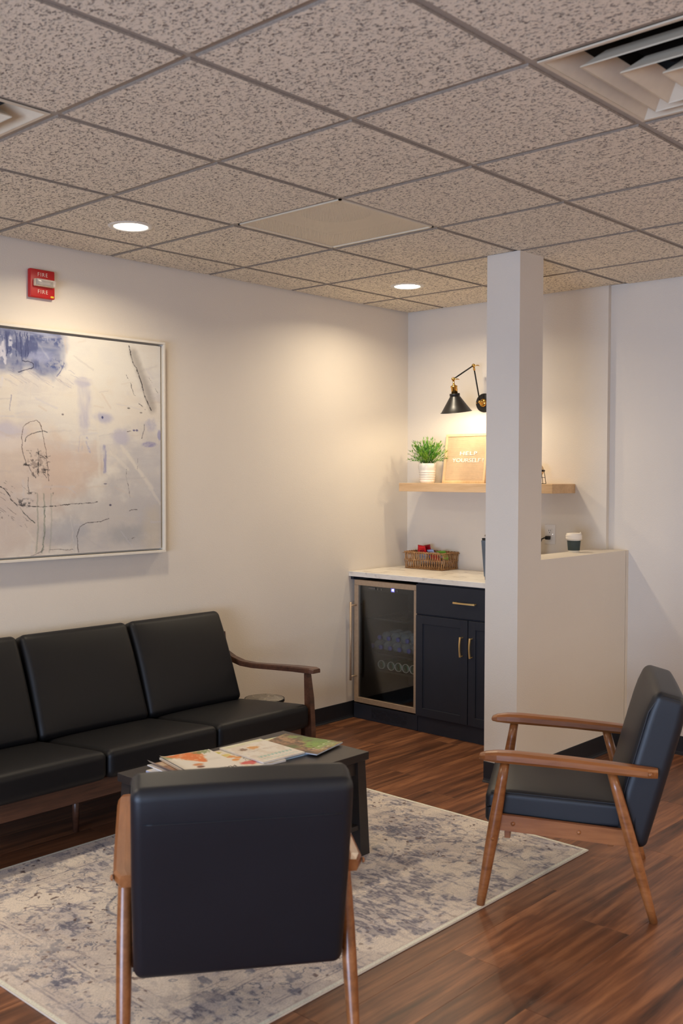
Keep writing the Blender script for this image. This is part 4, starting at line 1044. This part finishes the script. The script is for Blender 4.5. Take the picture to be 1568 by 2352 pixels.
row = ['leftmost water bottle of the lower layer', 'second water bottle of the lower layer', 'third water bottle of the lower layer', 'fourth water bottle of the lower layer', 'fifth water bottle of the lower layer, half behind the door frame']
for n_ in range(5): bottle(row[n_]+', blue cap forward', 4.075-n_*0.073, 0.408+0.032)
row = ['leftmost water bottle of the upper layer', 'second water bottle of the upper layer', 'third water bottle of the upper layer', 'last water bottle of the upper layer, by the door frame']
for n_ in range(4): bottle(row[n_]+', resting on the lower ones', 4.0385-n_*0.073, 0.408+0.032+0.0525, 4.735)

# navy cabinet
cb = thing('base_cabinet', 'navy shaker base cabinet with brass pulls beside the fridge', 'cabinet', (4.88, 3.23, 0))
bx_, by_ = 4.88, 3.23
K0, K1 = CY1+0.001, 3.650
KX = 4.622
MB().box(KX-bx_, 5.15-bx_, K0-by_, K1-by_, 0.09, CZ-0.0305).build('carcass', M_cab, cb)
MB().box(KX+0.004-bx_, KX+0.03-bx_, K0-by_, K1-by_, 0.0, 0.0895).build('toe_kick', M_cab, cb)
def pull(p0, p1, parent):
    p0 = Vector(p0); p1 = Vector(p1); d = (p1-p0)
    mb = MB(); n = 9; vs = []
    mid = []
    for k_ in range(n):
        s_ = k_/(n-1); q = p0+d*s_+Vector((-0.024-0.007*math.sin(PI*s_), 0, 0)); wd = 0.0052-0.0012*math.sin(PI*s_)
        mid.append((q, wd))
    dn = d.normalized(); sd = dn.cross(Vector((1, 0, 0)))
    rings = [[(q+sd*a*wd+Vector((b*0.003, 0, 0)))[:] for a, b in ((-1, -1), (1, -1), (1, 1), (-1, 1))] for q, wd in mid]
    vs = [p for r in rings for p in r]; fs = [(3, 2, 1, 0), tuple(range(4*(n-1), 4*n))]
    for k_ in range(n-1):
        for q in range(4): fs.append((4*k_+q, 4*k_+(q+1) % 4, 4*k_+4+(q+1) % 4, 4*k_+4+q))
    mb.addraw(vs, fs)
    for s_ in (0.04, 0.96):
        q = p0+d*s_; mb.tube([(q+Vector((-0.025, 0, 0)))[:], (q+Vector((0.0, 0, 0)))[:]], 0.0036, 8)
    return mb.build('pull_handle', M_goldsat, parent)
DF = KX-0.019
dro = MB().box(DF-bx_, KX-0.0005-bx_, K0+0.006-by_, K1-0.001-by_, 0.690, 0.862, 0.002).build('drawer_front', M_cab, cb)
pull((DF-bx_, 3.368-by_, 0.778), (DF-bx_, 3.222-by_, 0.778), dro)
def shaker(y0, y1, z0, z1):
    fw_ = 0.048
    d = MB()
    d.box(DF-bx_, KX-0.0005-bx_, y0-by_, y0+fw_-by_, z0, z1, 0.001).box(DF-bx_, KX-0.0005-bx_, y1-fw_-by_, y1-by_, z0, z1, 0.001)
    d.box(DF-bx_, KX-0.0005-bx_, y0+fw_-by_, y1-fw_-by_, z0, z0+fw_, 0.001).box(DF-bx_, KX-0.0005-bx_, y0+fw_-by_, y1-fw_-by_, z1-fw_, z1, 0.001)
    o = d.build('cabinet_door', M_cab, cb)
    MB().box(DF+0.007-bx_, KX-0.001-bx_, y0+fw_-0.002-by_, y1-fw_+0.002-by_, z0+fw_-0.002, z1-fw_+0.002).build('door_panel', M_cab, o)
    return o
ym = 3.283
d1 = shaker(ym+0.0015, K1-0.001, 0.098, 0.682); d2 = shaker(K0+0.006, ym-0.0035, 0.098, 0.682)
pull((DF-bx_, ym+0.034-by_, 0.590), (DF-bx_, ym+0.034-by_, 0.478), d1)
pull((DF-bx_, ym-0.032-by_, 0.590), (DF-bx_, ym-0.032-by_, 0.478), d2)

# ------------------------------------------------------------------ on the counter
# wicker basket
BXc, BYc = 5.068, 3.898
BW, BD, BH = 0.288, 0.155, 0.108      # along y, along x, height
bk = thing('wicker_basket', 'small rectangular wicker basket of sachets on the counter', 'basket', (BXc, BYc, CZ))
M_wick = wood_mat('wicker', (98, 66, 40), (158, 114, 70), (196, 154, 104), 'z', 6.0, 0.55, rand=False, streak=0.4, bumpv=0.2)
def rectpt(s_, hw, hd):     # perimeter param -> point, outward
    per = 2*(hw*2+hd*2); d = (s_ % 1.0)*per
    if d < 2*hw: return (-hd, hw-d, -1, 0)
    d -= 2*hw
    if d < 2*hd: return (-hd+d, -hw, 0, -1)
    d -= 2*hd
    if d < 2*hw: return (hd, -hw+d, 1, 0)
    d -= 2*hw
    return (hd-d, hw, 0, 1)
def ring(z, off=0.0, jit=0.0, n=64):
    return [(p[0]+p[2]*off, p[1]+p[3]*off, z+random.uniform(-jit, jit)) for p in (rectpt(k_/n, BW/2, BD/2) for k_ in range(n))]
wv_ = MB(); NS = 98
for k_ in range(NS):
    s0 = k_/NS; lean_ = (1 if k_ % 2 else -1)*random.uniform(0.0035, 0.006)
    pts = []
    for q in range(7):
        z = 0.004+(BH-0.010)*q/6; p = rectpt(s0+lean_*math.sin(PI*q/3), BW/2, BD/2)
        o_ = 0.0035*math.cos(PI*q/3)*(1 if k_ % 2 else -1); fl = 0.006*q/6
        pts.append((p[0]+p[2]*(o_+fl), p[1]+p[3]*(o_+fl), z))
    wv_.tube(pts, random.uniform(0.0023, 0.0033), 5)
wo = wv_.build('woven_strands', M_wick, bk); wo['kind'] = 'stuff'
rm = MB()
for z, o_ in ((BH-0.003, 0.008), (BH-0.007, 0.004), (0.056, 0.004), (0.005, 0.002)):
    rm.tube(ring(z, o_, 0.0006), 0.0036 if z > 0.06 else 0.0024, 6, closed=True)
for k_ in range(40):
    p = rectpt(k_/40, BW/2, BD/2); a = Vector((p[0]+p[2]*0.006, p[1]+p[3]*0.006, BH-0.005))
    pts = [(a+Vector((p[2]*math.cos(t_)*0.006, p[3]*math.cos(t_)*0.006, math.sin(t_)*0.007))+Vector((abs(p[3])*0.002*t_, abs(p[2])*0.002*t_, 0)))[:] for t_ in [0, 1.2, 2.4, 3.6, 4.8, 6.0]]
    rm.tube(pts, 0.0018, 4)
rm.build('rim', M_wick, bk)
MB().box(-BD/2+0.006, BD/2-0.006, -BW/2+0.006, BW/2-0.006, 0.001, 0.005).build('basket_base', M_wick, bk)
# sachets
def sachet(label, rgb, y, x, z, tilt, lean_, rz, w=0.056, h=0.062, writing=None):
    o = thing('sachet', label, 'sachet', (x, y, CZ+z), rz, 'drink sachets in the wicker basket')
    m = plain('sachet_foil', rgb, 0.35, var=0.12, nscale=40)
    b = MB().soft(0.0035, w/2, h/2-0.006, 0.0030, 6, lambda q: Vector((q.x*(1-0.5*(q.y/(w/2))**2), q.y, q.z)))
    b.box(-0.0006, 0.0006, -w/2, w/2, h/2-0.008, h/2).box(-0.0006, 0.0006, -w/2, w/2, -h/2, -h/2+0.008)
    p = b.build('packet', m, o, rot=(tilt, lean_, 0))
    if writing:
        bm_ = MB()
        for q in range(writing):
            yy = -0.012+0.013*q; bm_.box(-0.0046, -0.0040, yy, yy+0.003, -0.006, 0.008).box(-0.0046, -0.0040, yy-0.002, yy+0.007, 0.001, 0.003)
        bm_.build('print', M_black, p)
    return o
sachet('red sachet standing at the left of the basket', (176, 20, 34), 3.968, 5.06, 0.114, 0.12, -0.15, 0.1)
sachet('bright red sachet with dark print, leaning at the front left', (206, 26, 36), 3.938, 5.035, 0.112, -0.10, -0.25, -0.1, writing=3)
sachet('dark red sachet behind the other red ones', (150, 16, 30), 3.940, 5.085, 0.116, -0.2, -0.1, 0.05)
sachet('pale blue sachet in the middle with dark print', (150, 164, 200), 3.880, 5.05, 0.094, -0.15, -0.35, -0.1, writing=3)
sachet('pale blue sachet lying low at the front of the basket', (160, 176, 206), 3.925, 5.018, 0.074, 0.35, -0.5, 0.1)
sachet('white and pink sachet in the right half of the basket', (214, 196, 190), 3.835, 5.045, 0.088, -0.12, -0.9, 0.0, w=0.07)
sachet('red-striped sachet lying front right in the basket', (196, 60, 66), 3.832, 5.022, 0.072, -0.1, -0.7, 0.0, w=0.06)
sachet('green sachet at the back right of the basket', (116, 176, 66), 3.815, 5.080, 0.092, -0.15, -0.7, 0.0, w=0.075)
sachet('green sachet poking through the right-hand handle hole', (104, 190, 40), 3.772, 5.055, 0.080, 0.5, 0.9, 1.2, w=0.035, h=0.045)

# coffee maker, mostly behind the post
cm = thing('coffee_maker', 'black and smoky-grey coffee maker mostly hidden behind the post', 'coffee maker', (4.86, 3.138, CZ))
def taper(mb, x0, x1, y0, y1, z0, z1, dy0, dy1):
    vs = [(x0, y0+dy0, z0), (x1, y0+dy0, z0), (x1, y1-dy0, z0), (x0, y1-dy0, z0), (x0, y0+dy1, z1), (x1, y0+dy1, z1), (x1, y1-dy1, z1), (x0, y1-dy1, z1)]
    return mb.addraw(vs, [(3, 2, 1, 0), (4, 5, 6, 7), (0, 1, 5, 4), (1, 2, 6, 5), (2, 3, 7, 6), (3, 0, 4, 7)])
taper(MB(), -0.14, 0.08, -0.080, 0.135, 0.0, 0.235, 0.022, 0.0).build('body', M_black, cm)
taper(MB(), -0.143, -0.02, 0.08, 0.1375, 0.02, 0.222, 0.020, 0.0).build('water_tank', plain('tank_smoke', (96, 104, 114), 0.15, 0.0, var=0.25, nscale=6), cm)
taper(MB(), -0.10, 0.06, -0.075, 0.135, 0.2355, 0.285, 0.0, 0.030).build('lid', M_black, cm)
MB().box(-0.14, 0.08, -0.055, 0.110, 0.0, 0.010).build('foot', M_blackmetal, cm)
MB().tube([(-0.12, 0.128, 0.245), (-0.115, 0.105, 0.275), (-0.05, 0.09, 0.288)], 0.005, 8).build('handle', M_steel, cm)

# cup on the half wall
cup = thing('coffee_cup', 'lidded takeaway coffee cup with dark sleeve on the half wall', 'cup', (4.852, 2.770, PT))
MB().lathe([(0.0, 0.0), (0.028, 0.0), (0.0285, 0.002), (0.0375, 0.090), (0.0, 0.090)], 32).build('cup_body', M_white, cup)
MB().lathe([(0.0306, 0.010), (0.0312, 0.011), (0.0358, 0.062), (0.0352, 0.063)], 32, cap=False).build('sleeve', plain('sleeve_green', (58, 68, 66), 0.8), cup)
MB().lathe([(0.038, 0.068), (0.0430, 0.069), (0.0432, 0.079), (0.0415, 0.081), (0.0430, 0.084), (0.0428, 0.090), (0.0405, 0.094), (0.0392, 0.102), (0.034, 0.103), (0.032, 0.100), (0.0, 0.100)], 36).build('lid', plain('lid_white', (236, 226, 212), 0.45, var=0.01), cup)
MB().tube([(0.02, -0.026, 0.101), (0.022, -0.028, 0.106)], 0.004, 8).build('sip_tab', M_white, cup)

# outlet with plugged cord
ot = thing('wall_outlet', 'white double wall outlet under the shelf with a black plug', 'outlet', (XB, 3.100, 1.148))
MB().box(-0.005, -0.0003, -0.035, 0.035, -0.057, 0.057, 0.002, 2).build('cover_plate', M_whiteplastic, ot)
for s_ in (1, -1):
    c_o = MB().box(-0.0072, -0.005, -0.0165, 0.0165, s_*0.0175-0.0165+0.001, s_*0.0175+0.0155, 0.001).build('receptacle', M_whiteplastic, ot)
    MB().box(-0.0077, -0.0071, 0.0045, 0.0068, s_*0.0175+0.000, s_*0.0175+0.009).box(-0.0077, -0.0071, -0.0068, -0.0045, s_*0.0175+0.000, s_*0.0175+0.009).box(-0.0077, -0.0071, -0.0022, 0.0022, s_*0.0175-0.010, s_*0.0175-0.005).build('slots', M_black, c_o)
MB().box(-0.0077, -0.005, -0.020, -0.018, -0.001, 0.002).build('indicator', emit_mat('indicator_white', (1, 0.95, 0.9), 1.0), ot)
pc = thing('power_cord', 'black plug and cord running down from the outlet to the coffee maker', 'cord', (XB-0.03, 3.105, 1.128))
MB().soft(0.010, 0.015, 0.011, 0.006, 4).build('plug', M_black, pc, loc=(0.010, 0.0, 0.0))
cpts = [(-0.002, 0.012, 0.0), (-0.014, 0.024, -0.006), (-0.018, 0.034, -0.035), (-0.016, 0.044, -0.08), (-0.012, 0.052, -0.130), (-0.014, 0.060, -0.180), (-0.022, 0.064, -0.212), (-0.05, 0.07, -0.2205), (-0.11, 0.08, -0.2205), (-0.15, 0.10, -0.2205)]
MB().tube(cpts, [0.0045, 0.0040]+[0.0033]*8, 8).build('cable', M_black, pc)

# ------------------------------------------------------------------ floating shelf and what stands on it
SXF, SY0, SY1, SZ = 4.910, 2.940, 4.031, 1.441
sh = thing('floating_shelf', 'thick light-oak floating shelf on the back wall', 'shelf', ((SXF+XB)/2, (SY0+SY1)/2, SZ))
MB().box(-(XB-SXF)/2, (XB-SXF)/2, -(SY1-SY0)/2, (SY1-SY0)/2, -0.052, 0.0, 0.001).build('shelf_board', M_shelf, sh)

# plant
pt = thing('potted_plant', 'small bushy green plant in a white ribbed pot on the shelf', 'plant', (5.000, 3.879, SZ))
prof = [(0.0, 0.0), (0.043, 0.0), (0.0445, 0.003)]
for k_ in range(5):
    z = 0.010+k_*0.0135; r = 0.0452+0.0012*k_
    prof += [(r+0.0018, z), (r+0.0026, z+0.0045), (r+0.0024, z+0.008), (r+0.0008, z+0.0115)]
prof += [(0.0545, 0.085), (0.0560, 0.105), (0.0556, 0.119), (0.0540, 0.122), (0.0505, 0.121), (0.0500, 0.105), (0.0, 0.104)]
MB().lathe(prof, 40).build('pot', M_white, pt)
gm = NT('leaf_green'); a_ = gm.coords(); n_ = gm.noise(a_, 22, 2)
gm.base(gm.ramp(n_, [(0.32, lin((30, 78, 24))), (0.5, lin((74, 138, 34))), (0.66, lin((142, 182, 48)))])); gm.set(Roughness=0.45)
lf = MB()
def leaf(p, d, L, w):
    p = Vector(p); d = Vector(d).normalized(); sd = d.cross(Vector((random.uniform(-1, 1), random.uniform(-1, 1), 1))).normalized(); nn = sd.cross(d)
    a = p+d*L*0.45+nn*L*0.03; e_ = p+d*L-nn*L*0.10
    lf.addraw([p[:], (a+sd*w)[:], e_[:], (a-sd*w)[:], (p+d*L*0.45-nn*0.0)[:]], [(0, 1, 4), (1, 2, 4), (2, 3, 4), (3, 0, 4)], False)
for k_ in range(150):
    az = random.uniform(0, 2*PI); el = math.radians(random.choice([random.uniform(0, 40), random.uniform(30, 78)]))
    L_ = random.uniform(0.085, 0.125)*(1.0 if el < 0.9 else 1.05)
    r0 = random.uniform(0, 0.035); p = Vector((r0*math.cos(az), r0*math.sin(az), 0.108))
    tip = p+Vector((math.sin(el)*math.cos(az), math.sin(el)*math.sin(az), math.cos(el)*1.25))*L_*(1.06 if el < 0.7 else 1.0)
    tip.z = max(tip.z, 0.130)
    if tip.x > 0.045: tip.x = 0.045+(tip.x-0.045)*0.35
    md = (p+tip)/2+Vector((0, 0, 0.014))
    lf.tube([p, md, tip], [0.0009, 0.0007, 0.0004], 3)
    for q in range(7):
        s_ = 0.30+0.70*q/6; b = p.lerp(md, s_*2) if s_ < 0.5 else md.lerp(tip, s_*2-1)
        d = (tip-p).normalized()+Vector((random.uniform(-.6, .6), random.uniform(-.6, .6), random.uniform(-.25, .6)))
        leaf(b, d, random.uniform(0.018, 0.030), random.uniform(0.0016, 0.0030))
    leaf(tip, (tip-md), 0.022, 0.0024)
fo = lf.build('foliage', gm.m, pt); fo['kind'] = 'stuff'

# letter board
lb = thing('letter_board', 'light wooden letter board reading HELP YOURSELF! on the shelf', 'letter board', (5.085, 3.672, SZ))
TB = math.radians(8.3)
bd = bpy.data.objects.new('frame', None)
BWd, BHt, BT = 0.318, 0.306, 0.018
mt = Matrix.Rotation(TB, 4, 'Y')
f_ = MB(); fwb = 0.015
for a, b, c, d in ((-BWd/2, BWd/2, 0, fwb), (-BWd/2, BWd/2, BHt-fwb, BHt), (-BWd/2, -BWd/2+fwb, fwb, BHt-fwb), (BWd/2-fwb, BWd/2, fwb, BHt-fwb)):
    f_.box(0, BT, a, b, c, d, 0.001, mat=mt)
f_.build('frame', M_boardwood, lb)
g_ = MB(); NR = 46; zz0, zz1 = fwb, BHt-fwb; ph = (zz1-zz0)/NR
g_.box(0.0095, BT-0.002, -BWd/2+fwb, BWd/2-fwb, zz0, zz1, mat=mt)
for k_ in range(NR): g_.box(0.0060, 0.0097, -BWd/2+fwb, BWd/2-fwb, zz0+k_*ph+0.0009, zz0+(k_+1)*ph-0.0009, mat=mt)
g_.build('ribbed_panel', plain('board_beige', (226, 197, 158), 0.7, var=0.05), lb)
M_letter = plain('letter_white', (250, 246, 238), 0.4, var=0.01)
def letters(body, yc, zc, size, wid):
    cu = text('letters', body, size, M_letter, lb, (0, 0, 0), (0, 0, 0), 0.0018, 1.0+(0.12 if len(body) < 6 else 0))
    xs = [v.co.x for v in cu.data.vertices]; cu.data.transform(Matrix.Diagonal((wid/(max(xs)-min(xs)), 1, 1, 1)))
    # stand the text up on the leaning panel: reading direction is -y
    R = mt @ Matrix.Translation((0.0045, yc, zc)) @ Matrix(((0, 0, -1, 0), (-1, 0, 0, 0), (0, 1, 0, 0), (0, 0, 0, 1)))
    cu.data.transform(R); return cu
letters('HELP', -0.020, 0.184, 0.034, 0.128)
letters('YOURSELF !', -0.022, 0.141, 0.034, 0.232)

# wooden disc ornament on a wire stand
dc = thing('shelf_ornament', 'round wooden ornament on a black wire stand, half behind the post', 'ornament', (5.045, 3.118, SZ))
MB().lathe([(0.0, -0.012), (0.034, -0.012), (0.036, -0.010), (0.036, 0.010), (0.034, 0.012), (0.0, 0.012)], 28).build('disc', M_boardwood, dc, loc=(0, 0, 0.077), rot=(0.0, PI/2-0.05, 0))
w_ = MB()
for s_ in (-1, 1):
    w_.tube([(s_*0.016, 0.046, 0.0018), (s_*0.016, 0.036, 0.060), (s_*0.016, 0.026, 0.075)], 0.0018, 6).tube([(s_*0.016, -0.046, 0.0018), (s_*0.016, -0.036, 0.060), (s_*0.016, -0.030, 0.082)], 0.0018, 6)
    w_.tube([(s_*0.016, -0.046, 0.0018), (s_*0.016, 0.046, 0.0018)], 0.0018, 6).tube([(s_*0.016, -0.041, 0.036), (s_*0.016, 0.041, 0.036)], 0.0018, 6)
w_.tube([(-0.016, -0.034, 0.075), (0.016, -0.034, 0.075)], 0.006, 8).tube([(-0.016, 0.034, 0.075), (0.016, 0.034, 0.075)], 0.006, 8)
w_.build('wire_stand', M_blackmetal, dc)

# ------------------------------------------------------------------ sconce
SY = 3.564
sc = thing('wall_sconce', 'black cone-shade swing-arm wall lamp with brass joints above the shelf', 'lamp', (XB, SY, 1.930))
def pt3(x, z, y=0.0): return (x-XB, y, z-1.930)
MB().lathe([(0.0, 0.016), (0.052, 0.016), (0.0565, 0.012), (0.058, 0.0005)], 40, cap=False).build('wall_plate', M_blackmetal, sc, rot=(0, -PI/2, 0))
MB().lathe([(0.026, 0.015), (0.025, 0.022), (0.018, 0.028), (0.008, 0.030), (0.007, 0.045), (0.0, 0.045)], 28, cap=False).build('brass_boss', M_gold, sc, rot=(0, -PI/2, 0))
for s_ in (1, -1): MB().lathe([(0.0035, 0.016), (0.0035, 0.022), (0.0, 0.024)], 10).build('screw', M_gold, sc, loc=(0, s_*0.044, 0), rot=(0, -PI/2, 0))
J0 = (5.108, 1.934); J1 = (5.040, 2.148); J2 = (4.838, 2.052)
def ball(p, r): return [(r*math.sin(PI*k_/8), -r*math.cos(PI*k_/8)) for k_ in range(9)]
MB().tube([pt3(*J0), pt3(*J1)], 0.0042, 10).build('lower_arm', M_blackmetal, sc)
MB().tube([pt3(*J1), pt3(*J2)], 0.0042, 10).build('upper_arm', M_blackmetal, sc)
for (jx, jz), r in ((J0, 0.0105), (J1, 0.0105), (J2, 0.0115)):
    b = MB().lathe(ball(None, r), 20, cap=False)
    b.tube([(0, 0, 0), (0.004, -0.014, -0.001), (0.012, -0.024, 0.0), (0.020, -0.028, -0.003)], [0.004, 0.0032, 0.003, 0.002], 8)
    b.tube([(-0.002, -0.008, 0), (-0.002, 0.008, 0)], 0.006, 12)
    b.build('joint', M_gold, sc, loc=pt3(jx, jz))
dj = (Vector(pt3(*J0))-Vector(pt3(*J1))).normalized()
MB().tube([(Vector(pt3(*J1))+dj*0.006)[:], (Vector(pt3(*J1))+dj*0.030)[:]], 0.0062, 12).build('arm_ferrule', M_gold, sc)
# head, tilted toward the wall
hd = bpy.data.objects.new('lamp_head', None)
tl = -math.radians(9.0)
RH = Matrix.Translation(pt3(J2[0], J2[1])) @ Matrix.Rotation(tl, 4, 'Y')
MB().lathe([(0.0, -0.008), (0.0055, -0.008), (0.0060, -0.030), (0.010, -0.036), (0.020, -0.040), (0.0205, -0.045), (0.0185, -0.048), (0.0185, -0.086), (0.0, -0.086)], 28, mat=RH).build('socket', M_gold, sc)
MB().lathe([(0.0, -0.084), (0.0295, -0.084), (0.0300, -0.088), (0.0300, -0.098), (0.0270, -0.102), (0.0, -0.102)], 32, mat=RH).tube([(RH @ Vector((0, 0.028, -0.092)))[:], (RH @ Vector((0, 0.036, -0.092)))[:]], 0.0022, 8).tube([(RH @ Vector((0, -0.028, -0.092)))[:], (RH @ Vector((0, -0.036, -0.092)))[:]], 0.0022, 8).build('shade_collar', M_blackmetal, sc)
shp = [(0.0285, -0.100), (0.060, -0.148), (0.088, -0.190), (0.0935, -0.1915), (0.0935, -0.193), (0.087, -0.192), (0.059, -0.1495), (0.027, -0.102)]
MB().lathe(shp, 48, mat=RH, cap=False).build('shade', plain('shade_black', (34, 32, 31), 0.38, 0.2), sc)
MB().lathe([(0.010, -0.102), (0.012, -0.112), (0.019, -0.128), (0.022, -0.143), (0.018, -0.158), (0.0, -0.166)], 20, mat=RH).build('bulb', emit_mat('bulb_glow', (1.0, 0.82, 0.55), 14.0), sc)
pl = bpy.data.lights.new('sconce_light', 'POINT'); pl.energy = 4.9; pl.color = (1.0, 0.82, 0.56); pl.shadow_soft_size = 0.02
po = bpy.data.objects.new('sconce_light', pl); COL.objects.link(po)
po.location = Vector((XB, SY, 1.930))+(RH @ Vector((0, 0, -0.176)))
for o_ in (bd, hd): bpy.data.objects.remove(o_)
